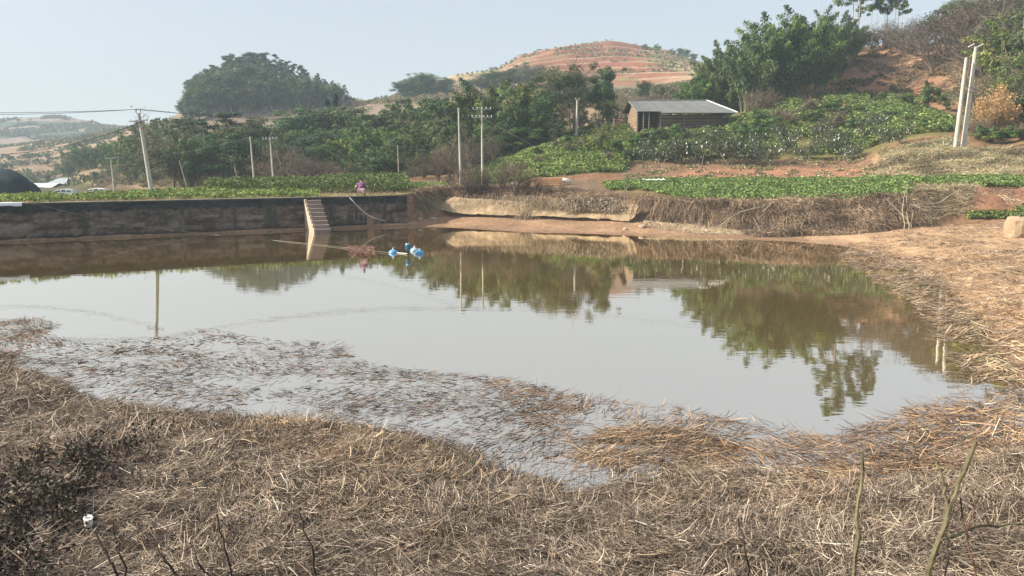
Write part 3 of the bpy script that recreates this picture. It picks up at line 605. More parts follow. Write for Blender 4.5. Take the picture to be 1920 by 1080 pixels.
# slope wood behind the middle and the hedge-like clumps on the hill
row([("broadB", 762, 300, 152, 1.3), ("broadB", 780, 300, 146, 1.2), ("broadB", 800, 298, 137, 1.2), ("broadC", 818, 298, 148, 1.3), ("broadB", 838, 296, 146, 1.3), ("broadC", 905, 290, 140, 1.3), ("broadB", 925, 290, 134, 1.5), ("broadC", 950, 290, 128, 1.5), ("broadC", 975, 290, 122, 1.5), ("broadC", 1000, 285, 120, 1.5), ("broadB", 880, 292, 150, 1.3)], "small trees on the shoulder of the terraced hill", "on the left shoulder of the terraced hill", "hazy small tree")
row([("shrubA", 1205, 392, 82, 1.2), ("shrubA", 1222, 392, 83, 1.2), ("broadB", 1268, 385, 90, 1.0), ("broadB", 1280, 380, 93, 1.1), ("broadB", 1292, 375, 100, 1.1), ("shrubA", 1250, 390, 92, 1.4), ("shrubA", 1134, 398, 76, .5)], "shrubs along the crest of the terraced hill", "on the crest of the terraced hill", "tiny crest shrub")
for i in range(26):
    px = 672+i*4.3+random.uniform(-2, 2) if i < 14 else 860+(i-14)*9
    D = 396; X = ray(px, 300)[0]*D; z = float(H([X], [D])[0]); y = proj(X, D, z)[1]
    plant("shrubA", px, D, y-(5 if i < 14 else 3.5)-random.random()*3, "tiny round tree in the line along the long left ridge of the terraced hill", "ridge line trees", .8, name="ridge_tree", cat="tree")
row([("broadB", 1205, 165, 152, .9), ("broadC", 1235, 160, 156, 1.1), ("shrubB", 1190, 150, 180, 1.3), ("shrubB", 1220, 150, 172, 1.5), ("broadD", 1255, 155, 158, 1.0), ("shrubB", 1250, 145, 180, 1.5), ("twigA", 1180, 140, 178, 1.5), ("twigA", 1215, 140, 178, 1.6), ("twigC", 1250, 140, 174, 1.5), ("twigC", 1160, 145, 170, 1.5), ("twigA", 1285, 138, 172, 1.4)], "scrub behind the barn", "in the scrub behind the barn roof", "low bush")
# domed grove
def dome_top(px): return np.interp(px, [345, 352, 372, 400, 440, 478, 515, 560, 600, 640, 656, 665], [205, 172, 140, 124, 103, 98, 100, 116, 135, 148, 160, 190])
for i in range(210):
    px = random.uniform(352, 660); D = random.choice([262, 268, 274, 282, 290, 298]); front = D < 276
    yt = dome_top(px)+random.uniform(-2, 8)+(298-D)*random.uniform(.3, 1.7)
    key = random.choice(["slimA", "slimB", "slimC", "slimC"]) if not front else random.choice(["broadB", "slimC", "broadC", "bambooD"])
    yt = min(yt, 188); ws = {"sl": 1.5, "br": 1.15, "ba": 1.1}[key[:2]]
    side = "left flank" if px < 430 else "right end" if px > 590 else ("middle of the foot" if front else "crown")
    plant(key, px, D, yt, {"sl": "slender pale-stemmed tree", "br": "rounded bluish tree", "ba": "hazy bamboo clump"}[key[:2]]+f" among others on the {side} of the domed hilltop grove", "domed hilltop grove", ws, name={"sl": "slender_tree", "br": "broadleaf_tree", "ba": "bamboo_clump"}[key[:2]])
# bamboo mass on the right
row([("bambooA", 1300, 122, 150, 0.82), ("bambooA", 1325, 124, 128, 0.82), ("bambooC", 1350, 126, 78, 0.70), ("bambooB", 1378, 126, 88, 0.78), ("bambooB", 1405, 116, 60, 0.74), ("bambooA", 1432, 116, 34, 0.70), ("bambooB", 1462, 118, 30, 0.74), ("bambooA", 1490, 118, 18, 0.74)], "left half of the big bamboo stand", "on the hillside right behind the barn", "tall plumed bamboo")
row([("bambooB", 1515, 128, 12, 0.53), ("bambooB", 1540, 130, 22, 0.53), ("bambooD", 1565, 132, 24, 0.53), ("bambooB", 1585, 134, 34, 0.50), ("bambooB", 1530, 120, 74, 0.56), ("bambooB", 1500, 118, 84, 0.62), ("bambooD", 1560, 124, 74, 0.50)], "right half of the big bamboo stand", "left of the skyline gap and tall trees", "dark plumed bamboo")
row([("bambooA", 1330, 124, 160, 1.1), ("bambooC", 1362, 122, 128, 1.0), ("bambooA", 1395, 122, 118, 1.0), ("bambooB", 1428, 122, 105, 1.0), ("bambooB", 1460, 122, 98, 1.0), ("bambooA", 1300, 126, 172, 1.0), ("broadA", 1490, 122, 120, .8)], "front row of the big bamboo stand", "in the front row behind the barn roof", "arching bamboo")
row([("twigA", 1405, 112, 165, .9), ("twigB", 1418, 110, 158, 1.0), ("twigB", 1432, 110, 166, .9), ("twigA", 1392, 114, 170, .9), ("twigD", 1480, 112, 175, 1.1), ("twigD", 1500, 112, 160, 1.1)], "bare trees at the barn's right end", "between the barn's right end and the bamboo", "small bare tree")
# skyline trees, right
row([("tallC", 1596, 143, -120, .85), ("tallC", 1640, 144, -95, .7), ("tallB", 1612, 142, -30, .9), ("tallC", 1664, 141, -70, .55), ("tallB", 1668, 140, -40, .9), ("tallB", 1640, 143, -28, .9), ("tallA", 1580, 146, -42, 1.3), ("tallB", 1592, 146, -10, .9)], "tall straggly trees on the skyline", "on the skyline above the red slope", "tall pale-trunked tree")
row([("twigD", 1590, 141, 55, 1.2), ("twigB", 1618, 139, 50, 1.1), ("twigD", 1640, 138, 40, 1.1), ("twigB", 1668, 136, 32, 1.2), ("twigC", 1690, 136, 34, 1.0), ("twigD", 1708, 134, 25, 1.1), ("broadA", 1745, 134, 8, .9), ("broadB", 1772, 132, 0, .9), ("twigC", 1715, 130, 48, 1.0), ("twigA", 1655, 135, 50, 1.0), ("twigD", 1680, 133, 45, 1.0)], "undergrowth on the red slope's rim", "on the rim of the red slope", "tangled tree")
row([("twigD", 1740, 120, 30, 1.1), ("twigA", 1765, 120, 10, 1.0), ("twigD", 1790, 118, -12, 1.1), ("twigA", 1815, 116, -20, 1.0), ("twigD", 1845, 114, -25, 1.1), ("twigC", 1870, 110, -20, 1.0), ("twigD", 1830, 106, 40, 1.1), ("twigA", 1800, 108, 50, 1.1), ("broadA", 1760, 124, 60, 1.0), ("broadC", 1800, 122, -5, 1.0), ("broadC", 1850, 118, -30, 1.0)], "brown wood at the top right", "in the brown wood at the top right", "brown branching tree")
row([("broadD", 1880, 96, 22, .9), ("bambooC", 1905, 92, 10, .9), ("broadC", 1925, 90, 30, .9), ("broadD", 1900, 84, 100, .9), ("bambooC", 1945, 88, 40, 1.0), ("twigC", 1840, 92, 110, 1.0), ("twigC", 1870, 84, 150, 1.1), ("shrubA", 1925, 80, 170, 1.2), ("twigD", 1815, 94, 150, 1.1), ("broadC", 1960, 95, -20, 1.)], "green-brown trees at the right edge", "at the right edge of the view", "mixed leafy tree")
row([("gold", 1862, 78, 160, 1.0), ("gold", 1850, 78, 190, .9)], "golden dry clumps", "right of the double concrete poles", "golden dry bamboo")
row([("shrubA", 1835, 74, 235, 1.1), ("shrubA", 1860, 73, 238, 1.1), ("shrubA", 1885, 73, 236, 1.1), ("shrubB", 1910, 73, 232, 1.2), ("shrubA", 1935, 74, 225, 1.2), ("twigD", 1830, 75, 222, 1.1)], "shrubs beside the double poles", "on the bank right of the double poles", "dense dark shrub")
# around the green mound and barn
row([("broadD", 1125, 85, 232, .75), ("shrubA", 1160, 86, 262, .9), ("shrubA", 1172, 83, 285, .9), ("shrubB", 1140, 82, 290, .9), ("shrubA", 1195, 90, 250, .9), ("shrubA", 1215, 92, 240, 1.0)], "bushes below the barn", "on the mound left below the barn", "leafy bush")
row([("shrubA", 1060, 90, 262, .9), ("shrubB", 1040, 89, 268, .9), ("shrubB", 1085, 88, 264, .9), ("shrubA", 1008, 88, 276, .8), ("twigA", 1070, 86, 262, .9), ("twigB", 1010, 84, 285, .9), ("twigA", 950, 82, 300, .9), ("twigB", 975, 82, 296, 1.0)], "scrub on the green mound", "on the vine covered mound", "scrubby bush")
row([("shrubA", 1238, 98, 238, 1.0), ("shrubA", 1262, 98, 232, 1.0), ("shrubB", 1285, 98, 240, 1.0), ("shrubA", 1310, 96, 245, 1.0), ("shrubA", 1345, 96, 238, 1.1), ("shrubA", 1380, 96, 225, 1.1), ("shrubA", 1415, 98, 205, 1.1), ("shrubB", 1450, 98, 200, 1.2)], "bushes in front of the barn", "in front of the barn's long wall", "round green bush")
row([("shrubA", 1400, 90, 232, 1.1), ("shrubA", 1440, 92, 220, 1.2), ("shrubB", 1480, 94, 205, 1.2), ("shrubA", 1520, 94, 205, 1.2), ("shrubB", 1560, 92, 205, 1.2), ("shrubA", 1600, 90, 218, 1.2), ("shrubB", 1640, 90, 225, 1.1), ("shrubA", 1560, 98, 185, 1.2), ("shrubB", 1510, 100, 182, 1.3), ("shrubA", 1610, 97, 195, 1.2), ("shrubA", 1665, 92, 205, 1.2), ("shrubA", 1700, 88, 215, 1.1), ("shrubA", 1735, 84, 228, 1.1)], "bushes on the orchard hillside", "on the orchard hillside above the dirt bank", "green hillside bush")
row([("cedar", 1625, 108, 168, .9), ("shrubA", 1640, 106, 172, .8), ("shrubA", 1690, 104, 172, .8), ("shrubA", 1730, 100, 152, .6), ("shrubA", 1765, 98, 170, .6)], "young plants under the red cliff", "in a line under the red cliff", "dark young plant")
# orchard trees with bagged fruit
def make_orchard():
    first = {}; bagm = bag_mb()
    spots = [(1240, 83, 262), (1270, 84, 246), (1315, 82, 240), (1350, 84, 246), (1372, 80, 236), (1408, 83, 246), (1436, 79, 256), (1475, 83, 240), (1510, 80, 262), (1545, 84, 240), (1570, 81, 235), (1590, 78, 268), (1620, 84, 246), (1655, 80, 240), (1205, 84, 262), (1690, 76, 250), (1530, 88, 222), (1460, 89, 225), (1640, 88, 222)]
    words = "first second third fourth fifth sixth seventh eighth ninth tenth eleventh twelfth thirteenth fourteenth fifteenth sixteenth seventeenth eighteenth nineteenth".split()
    for i, (px, D, yt) in enumerate(sorted(spots)):
        v = i % 3; X = ray(px, 300)[0]*D; z = float(H([X], [D])[0]); h = at(px, yt, D)[2]-z
        if v not in first:
            parts, bp_ = orchard(80+v, bags=26); o = empty("fruit_tree", (0, 0, 0))
            for nm, mb, mt in parts: mb.build(nm, mt, o)
            b0 = None
            for p in bp_:
                if b0 is None: b = b0 = bagm.build("fruit_bag", M_attr, o) if not make_orchard_mesh else bpy.data.objects.new("fruit_bag", make_orchard_mesh[0])
                else: b = b0.copy()
                if b.name not in SC.collection.objects: SC.collection.objects.link(b)
                b.parent = o; b.location = [float(q) for q in p]
                if not make_orchard_mesh: make_orchard_mesh.append(b.data)
            first[v] = o
        else: o = dup(first[v])
        o.location = (X, D, z); s = max(h, 2.2)/3.4; o.scale = (s, s, s); o.rotation_euler.z = random.uniform(0, 6.28)
        lab = "leftmost orchard tree" if i == 0 else "rightmost orchard tree" if i == len(spots)-1 else words[i]+" orchard tree from the left"
        tag(o, lab+" hung with white fruit bags above the dirt bank", "fruit tree", "orchard trees with white fruit bags")
make_orchard_mesh = []
make_orchard()

# ---------------------------------------------------------------- ground cover scatter (stuff)
def scatter(n, poly, d0, d1, r=None, seed=0, ns=3., thr=-1):
    r = np.random.default_rng(seed); xs = [p[0] for p in poly]; out = []
    got = 0; ys = [p[1] for p in poly]
    for it in range(60):
        m_ = n*3; px = r.uniform(min(xs), max(xs), m_); D = np.sqrt(r.uniform(d0*d0, d1*d1, m_)); X = (px-960)/FPX*D*.99; Y = D
        Z = H(X, Y); qx, qy = proj(X, Y, Z); k = inpoly(qx, qy, poly)
        if thr > -1: k &= (fbm(X/ns, Y/ns, 3, seed) > thr*r.random(m_)*2) if False else (fbm(X/ns, Y/ns, 3, seed) > thr)
        out.append(np.stack([X[k], Y[k], Z[k]], 1)); got += k.sum()
        if got >= n: break
    return np.concatenate(out)[:n]
def crop(name, poly, d0, d1, n, label, cols, seed, size=.2, h=.25, thr=-1, ns=3., cat="crop", var=.25):
    P = scatter(n, poly, d0, d1, seed=seed, thr=thr, ns=ns); r = np.random.default_rng(seed+1); mb = MB()
    hz = h*(.5+.5*vnoise(P[:, 0]*1.3, P[:, 1]*1.3, seed))
    P = P+np.c_[np.zeros((len(P), 2)), r.random(len(P))**.6*hz]
    d = unit(len(P), r); d[:, 2] = np.abs(d[:, 2])*.5
    cl = pick(cols, len(P), r, var)*(1+.35*fbm(P[:, 0]/1.5, P[:, 1]/1.5, 3, seed+5))[:, None]
    cards(mb, P, size*r.uniform(.5, 1.3, len(P)), .7, d, np.clip(cl, .01, 1), r)
    return tag(mb.build(name, M_crop), label, cat, kind="stuff")
GR = [(.17, .26, .075), (.12, .19, .06), (.28, .36, .12), (.08, .13, .045), (.25, .31, .12)]
GD = [(.085, .13, .045), (.06, .10, .035), (.14, .18, .06), (.22, .25, .11)]
GY = [(.24, .30, .08), (.15, .22, .06), (.34, .36, .12)]
crop("leaf_crop", [(1130, 346), (1200, 339), (1700, 337), (1715, 352), (1705, 372), (1600, 378), (1450, 379), (1340, 378), (1280, 374), (1215, 358), (1140, 357)], 50, 78, 64000, "bright green leafy crop filling the terrace above the bank", GR, 3, .2, .45, thr=-.42, ns=.9)
crop("leaf_crop", [(1655, 336), (1990, 332), (1990, 352), (1880, 352), (1800, 349), (1740, 346)], 54, 72, 18000, "narrow green crop strip below the dry grass bank", GR, 4, .2, .45)
crop("leaf_crop", [(-60, 384), (-60, 362), (80, 362), (250, 358), (430, 352), (600, 350), (600, 370), (300, 374), (60, 380)], 34, 66, 16000, "green vegetable strip along the top of the wall", GR+GY, 5, .22, .5, thr=-.35, ns=1.2)
crop("hedge_crop", [(380, 366), (400, 344), (560, 340), (760, 338), (770, 360), (700, 366), (560, 368)], 60, 82, 34000, "dark leafy row of tall vegetables behind the wall", GD, 6, .2, 1.35, thr=-.4, ns=2)
crop("leaf_crop", [(700, 352), (760, 345), (840, 345), (860, 352), (790, 358), (730, 362)], 64, 84, 7000, "light green grass patch right behind the wall's end", GY+GR, 7, .2, .3)
crop("vines", [(870, 345), (880, 325), (940, 295), (1010, 270), (1060, 262), (1180, 265), (1180, 310), (1150, 340), (1000, 345)], 78, 95, 42000, "light green vines blanketing the mound", GY+GR, 8, .26, .6, thr=-.45, ns=3, cat="vines")
crop("orchard_undergrowth", [(1170, 300), (1200, 255), (1380, 225), (1500, 180), (1660, 178), (1790, 225), (1790, 270), (1650, 290), (1480, 292), (1300, 302)], 80, 116, 60000, "green undergrowth covering the orchard hillside", GD+GR+GY, 9, .32, .9, thr=-.12, ns=2.2, cat="undergrowth")
crop("leaf_crop", [(1590, 205), (1700, 195), (1790, 225), (1790, 262), (1720, 276), (1640, 262), (1600, 235)], 84, 108, 22000, "vivid green bean patch left of the double poles", GR+[(.11, .24, .05)], 10, .28, .7)
crop("leaf_crop", [(1640, 178), (1790, 180), (1790, 188), (1640, 186)], 96, 118, 2500, "thin green planted row under the red cliff", GR, 12, .28, .4)
crop("weeds", [(1170, 338), (1640, 338), (1650, 296), (1400, 296), (1170, 303)], 70, 84, 5200, "scattered weeds on the reddish dirt bank", GD+TAN, 13, .2, .25, thr=.1, ns=1.3, cat="weeds")
crop("weeds", [(1780, 398), (1900, 398), (1920, 365), (1990, 350), (1990, 410), (1860, 412), (1790, 412)], 48, 58, 3500, "green weeds below the eroded red bank", GD+GY, 14, .18, .3, thr=-.1, ns=1., cat="weeds")
crop("hill_scrub", [(1500, 200), (1560, 130), (1640, 95), (1800, 80), (1820, 180), (1700, 200)], 100, 150, 9000, "dry scrub dotted over the red hillside", [(.16, .12, .07), (.11, .10, .05), (.22, .16, .09), (.07, .08, .035)], 15, .35, .6, thr=.05, ns=3.5, cat="scrub")
crop("hill_scrub", [(640, 215), (1150, 215), (1150, 165), (900, 150), (650, 190)], 180, 400, 14000, "brownish scrub on the slopes behind the wood", [(.2, .19, .09), (.13, .14, .06), (.26, .2, .12)], 16, 1.1, 1.4, thr=-.1, ns=14, cat="scrub")
crop("hill_scrub", [(1100, 245), (1130, 170), (1330, 150), (1330, 215), (1180, 240)], 112, 230, 12000, "grey-brown scrub on the slope behind the barn", [(.2, .17, .11), (.15, .15, .07), (.27, .22, .15), (.1, .12, .06)], 18, .5, 1.3, thr=-.3, ns=5, cat="scrub")
crop("hill_scrub", [(860, 170), (930, 130), (980, 100), (1150, 75), (1300, 100), (1345, 140), (1300, 175), (1100, 175)], 290, 412, 3200, "scrub speckled over the terraced hill", [(.16, .17, .08), (.11, .13, .06), (.24, .2, .12)], 19, 1.3, 1.2, thr=.02, ns=16, cat="scrub")
crop("undergrowth", [(1040, 300), (1050, 262), (1110, 238), (1180, 242), (1185, 262), (1130, 290)], 86, 122, 12000, "undergrowth between the mound and the barn", GD+G_YEL, 20, .35, 1.0, thr=-.4, cat="undergrowth")
crop("hill_scrub", [(-40, 350), (-40, 262), (300, 232), (320, 330), (200, 350)], 180, 470, 9000, "hazy scrub bands on the far left slope", [(.12, .14, .07), (.2, .17, .1), (.08, .11, .06)], 17, 1.6, 2., thr=.0, ns=18, cat="scrub")

# ---------------------------------------------------------------- dry grass and dead vines (stuff)
def dry(name, poly, d0, d1, n, label, cols, seed, Lr=(.4, .9), W=.02, dirz=(.2, 1.), out=(0, 0, 0), h=.2, thr=-1, ns=1.5, cat="dry grass", sag=.5, bend=.35, var=.22):
    P = scatter(n, poly, d0, d1, seed=seed, thr=thr, ns=ns); n = len(P); r = np.random.default_rng(seed+3); mb = MB()
    cl = fbm(P[:, 0]*.9, P[:, 1]*.9, 3, seed+9); P[:, 2] += r.random(n)*h*(1+cl)
    d = unit(n, r)*.8; d[:, 2] = r.uniform(*dirz, n); d += np.array(out)
    cc = (P[:, 1]+1.7*P[:, 2]); col = pick(cols, n, r, var)*np.clip(1+1.2*fbm(P[:, 0]*.55, cc*.7, 4, seed+4), .22, 2.0)[:, None]
    stems(mb, P, d, r.uniform(*Lr, n), W*r.uniform(.6, 1.5, n), np.clip(col, .01, .9), r, 3, bend, sag, face=np.tile([-.3, -1., .4], (n, 1)))
    return tag(mb.build(name, M_dry), label, cat, kind="stuff")
DV = [(.20, .14, .095), (.12, .085, .06), (.28, .20, .135), (.40, .30, .2), (.06, .045, .035)]
dry("dead_vines", [(775, 356), (860, 346), (1000, 350), (1180, 372), (1180, 394), (1060, 386), (960, 378), (830, 372), (790, 392), (770, 400)], 57, 68, 26000, "brown dead brush hanging over the tan slab", DV, 31, (.3, .8), .022, (-.1, .9), (0, -.3, 0), .25, sag=1.0, cat="dead vines")
dry("dead_vines", [(1190, 374), (1350, 378), (1560, 374), (1740, 368), (1745, 420), (1600, 440), (1420, 445), (1340, 424), (1260, 420), (1210, 412)], 46, 58, 52000, "tangled brown vines draped down the right part of the far bank", DV, 32, (.4, 1.1), .024, (-.4, .6), (0, -.35, 0), .3, sag=1.2, cat="dead vines")
dry("dry_grass", [(1200, 400), (1340, 398), (1440, 440), (1300, 440), (1210, 425)], 49, 56, 6000, "straw coloured grass at the foot of the far bank", TAN, 33, (.3, .7), .018, (-.3, .8), (0, -.5, 0), .15, sag=1.)
dry("dry_grass", [(1640, 300), (1700, 284), (1990, 280), (1990, 333), (1700, 336), (1650, 325)], 58, 72, 30000, "dry tan-green grass covering the bank under the double poles", TAN+[(.2, .2, .09), (.26, .25, .13), (.16, .17, .08)], 34, (.35, .9), .03, (.1, 1.), (0, -.3, 0), .25, sag=.7)
dry("dry_grass", [(1700, 352), (1830, 350), (1800, 400), (1720, 425), (1700, 400)], 48, 58, 7000, "grey-green dry grass between the vines and the red bank", TAN+[(.2, .2, .09), (.16, .17, .08)], 35, (.3, .7), .02, (.1, .9), (0, -.3, 0), .15)
dry("dry_grass", [(-60, 380), (60, 378), (400, 370), (600, 364), (770, 362), (770, 368), (560, 371), (60, 384), (-60, 388)], 36, 62, 5000, "thin dry grass edging the top of the wall", TAN+GY, 36, (.1, .3), .015, (.4, 1.), h=.03)
dry("dead_vines", [(1500, 190), (1540, 120), (1700, 90), (1830, 90), (1830, 200), (1700, 195)], 98, 150, 9000, "dead brush tangled across the red hillside", DV, 37, (.6, 1.6), .05, (.0, .9), h=.2, thr=.0, ns=4, cat="dead vines")
dry("dead_vines", [(1730, 110), (1800, 40), (1990, 20), (1990, 270), (1820, 280), (1800, 160)], 76, 124, 16000, "brown undergrowth filling the wooded slope at the right", DV+[(.12, .13, .06), (.2, .18, .09)], 38, (.8, 2.2), .06, (.0, 1.), h=1., cat="undergrowth")
dry("dead_vines", [(480, 345), (640, 345), (640, 300), (480, 300)], 86, 120, 8000, "brown undergrowth at the foot of the thicket", DV, 39, (.6, 2.), .05, (.4, 1.), h=.6, cat="undergrowth")
dry("dead_vines", [(300, 352), (500, 350), (500, 318), (300, 318)], 100, 150, 7000, "brown undergrowth at the foot of the grey wood", DV+GD, 40, (.6, 2.), .05, (.4, 1.), h=.6, cat="undergrowth")

# foreground reed litter ---------------------------------------------------
def litter(name, poly, n, label, cols, seed, z0=0., zr=.14, L_=(.16, .5), W=.011, pxd=1.0, flow=0., fl=1.2, tilt=.18, thr=None, ns=1.5, on_water=False, bright=0, weights=None, bend=.35):
    r = np.random.default_rng(seed); W0 = np.array([atz(*p, 0.05)[:2] for p in poly]); lo, hi = W0.min(0), W0.max(0)
    out = []; got = 0
    area_poly = [tuple(p) for p in W0]
    for it in range(80):
        q = r.uniform(lo, hi, (n, 2)); k = inpoly(q[:, 0], q[:, 1], area_poly)
        rr = np.hypot(q[:, 0], q[:, 1]); k &= r.random(n) < np.clip((9.5/rr)**pxd, .02, 1.)
        if thr is not None:
            f = fbm(q[:, 0]/ns, q[:, 1]/ns*1.8, 4, seed); k &= f > thr[0]+(thr[1]-thr[0])*r.random(n)
        out.append(q[k]); got += k.sum()
        if got >= n: break
    q = np.concatenate(out)[:n]; n = len(q); X, Y = q.T
    if on_water: Z = np.full(n, .006)
    else: Z = np.maximum(H(X, Y), 0.)
    mound = np.clip(.5+fbm(X/.8, Y/.8, 3, 91), 0, 1.3)
    Z = Z+z0+r.random(n)**1.2*zr*(mound+.25)
    a = flow+fl*2.6*fbm(X/1.6, Y/1.6, 3, 55)+r.normal(size=n)*.55*fl; a += math.pi*(r.random(n) < .5)
    d = np.stack([np.cos(a), np.sin(a), np.abs(r.normal(size=n))*tilt], 1)
    rr = np.hypot(X, Y); sc = np.clip(rr/9.5, .9, 2.2)**.6
    tone = np.clip(1+.42*fbm(X/1.3, Y/1.3, 3, 61)+.4*fbm(X*2.5, Y*2.5, 3, 62), .25, 1.8)
    col = pick(cols, n, r, .28, weights)*tone[:, None]
    org = np.clip(fbm(X/2.2, Y/1.2, 3, 64)*2-.2, 0, .8)[:, None]*bright; col = col*(1-org)+col*np.array((1.3, 1.08, .85))*org
    mb = MB(); stems(mb, np.stack([X, Y, Z], 1), d, r.uniform(*L_, n)*sc**.5, W*r.uniform(.5, 1.5, n)*sc, np.clip(col, .01, .85), r, 3, bend, .12 if not on_water else .0)
    return tag(mb.build(name, M_dry), label, "reed litter", kind="stuff")
RE = [(.40, .32, .25), (.30, .235, .185), (.21, .16, .125), (.12, .09, .072), (.56, .47, .375), (.07, .055, .045), (.26, .22, .15)]
RO = [(.62, .44, .26), (.54, .37, .22), (.42, .28, .17), (.68, .53, .36), (.26, .17, .11)]
NEAR = [(-300, 620), (0, 690), (150, 752), (350, 785), (500, 797), (650, 812), (800, 838), (920, 886), (1060, 930), (1200, 905), (1400, 885), (1520, 915), (1700, 905), (1920, 860), (2250, 860), (2300, 1180), (-400, 1180)]
litter("reed_mat", NEAR, 230000, "thick mat of flattened dead reeds covering the near bank", RE, 41, zr=.2, L_=(.07, .30), W=.0095, bright=.3, pxd=.5, bend=.6)
litter("reed_mat", [(440, 820), (520, 790), (640, 800), (740, 830), (830, 870), (900, 880), (900, 930), (700, 905), (560, 880), (450, 850)], 8000, "brighter orange straw heap at the near water's edge", RO+RE, 42, .04, .16, (.08, .32), .01, bright=1, tilt=.2, bend=.5)
litter("reed_mat", [(1130, 800), (1230, 790), (1400, 830), (1600, 870), (1800, 850), (1930, 800), (1990, 990), (1700, 965), (1500, 950), (1350, 900), (1200, 890), (1080, 850)], 9500, "orange reed stems lying over the shallows in the lower right", RO+RE, 43, .0, .06, (.1, .4), .01, thr=(-.35, .6), ns=1.0, bright=1, tilt=.14, flow=-.3, fl=.7)
litter("reed_mat", [(1700, 880), (1600, 860), (1760, 775), (1890, 745), (1870, 660), (1820, 580), (1740, 525), (1620, 475), (1760, 490), (2300, 480), (2300, 900)], 36000, "brown reed mat spreading over the right shore", RO+RE, 44, .0, .08, (.12, .4), .011, pxd=.6, bright=.7, thr=(-.9, .1), ns=2)
litter("reed_mat", [(-300, 590), (0, 600), (60, 592), (110, 604), (60, 640), (0, 700), (60, 740), (180, 770), (-300, 700)], 5500, "dark reddish reeds on the water at the left edge", [(.16, .11, .085), (.24, .17, .13), (.10, .07, .055), (.36, .28, .21)], 45, .0, .03, (.08, .3), .01, flow=.2, fl=.6, thr=(-.6, .4), on_water=True, tilt=.06)
litter("floating_stems", [(-60, 660), (60, 625), (180, 640), (300, 628), (400, 615), (520, 635), (640, 640), (665, 672), (760, 690), (900, 700), (1060, 722), (1110, 755), (1060, 850), (940, 870), (800, 840), (650, 815), (350, 790), (150, 755), (0, 700)], 7600, "dark stems floating sparsely on the near water", [(.08, .058, .05), (.13, .092, .075), (.19, .135, .11), (.05, .038, .035), (.3, .22, .17)], 46, .0, .04, (.07, .26), .011, flow=.2, fl=.5, thr=(-.5, .6), ns=1.6, on_water=True, tilt=.06, bend=.45)
litter("floating_stems", [(900, 700), (1110, 745), (1250, 755), (1420, 790), (1560, 815), (1700, 760), (1760, 745), (1860, 700), (1930, 760), (1900, 860), (1700, 900), (1500, 915), (1380, 890), (1200, 900), (1060, 925), (960, 880), (1040, 840)], 5500, "reddish stems scattered over the shallow lower right water", [(.2, .13, .09), (.32, .2, .13), (.45, .3, .18), (.1, .07, .05)], 47, .0, .06, (.1, .34), .010, flow=-.2, fl=.8, thr=(-.5, .5), ns=1.5, on_water=True, tilt=.2, bend=.3)
litter("floating_stems", [(1560, 465), (1690, 468), (1790, 530), (1860, 610), (1910, 700), (1820, 720), (1770, 640), (1700, 560), (1600, 500)], 8500, "thin stems floating off the right shore", RO+RE, 48, .0, .03, (.1, .35), .010, fl=.5, thr=(-.3, .5), on_water=True, tilt=.1)
# upright stubble standing in the mat
def stubble():
    r = np.random.default_rng(5); n = 900; px = r.uniform(800, 1950, n); py = r.uniform(830, 1060, n)
    P = np.array([atz(a, b, .2) for a, b in zip(px, py)]); P[:, 2] = H(P[:, 0], P[:, 1])+.02; d = r.normal(size=(n, 3))*.18; d[:, 2] = 1
    mb = MB(); stems(mb, P, d, r.uniform(.15, .5, n), .008, pick(RE, n, r, .3), r, 3, .15); tag(mb.build("reed_stubble", M_dry), "thin upright reed stubble standing in the near mat", "reed stubble", kind="stuff")
stubble()

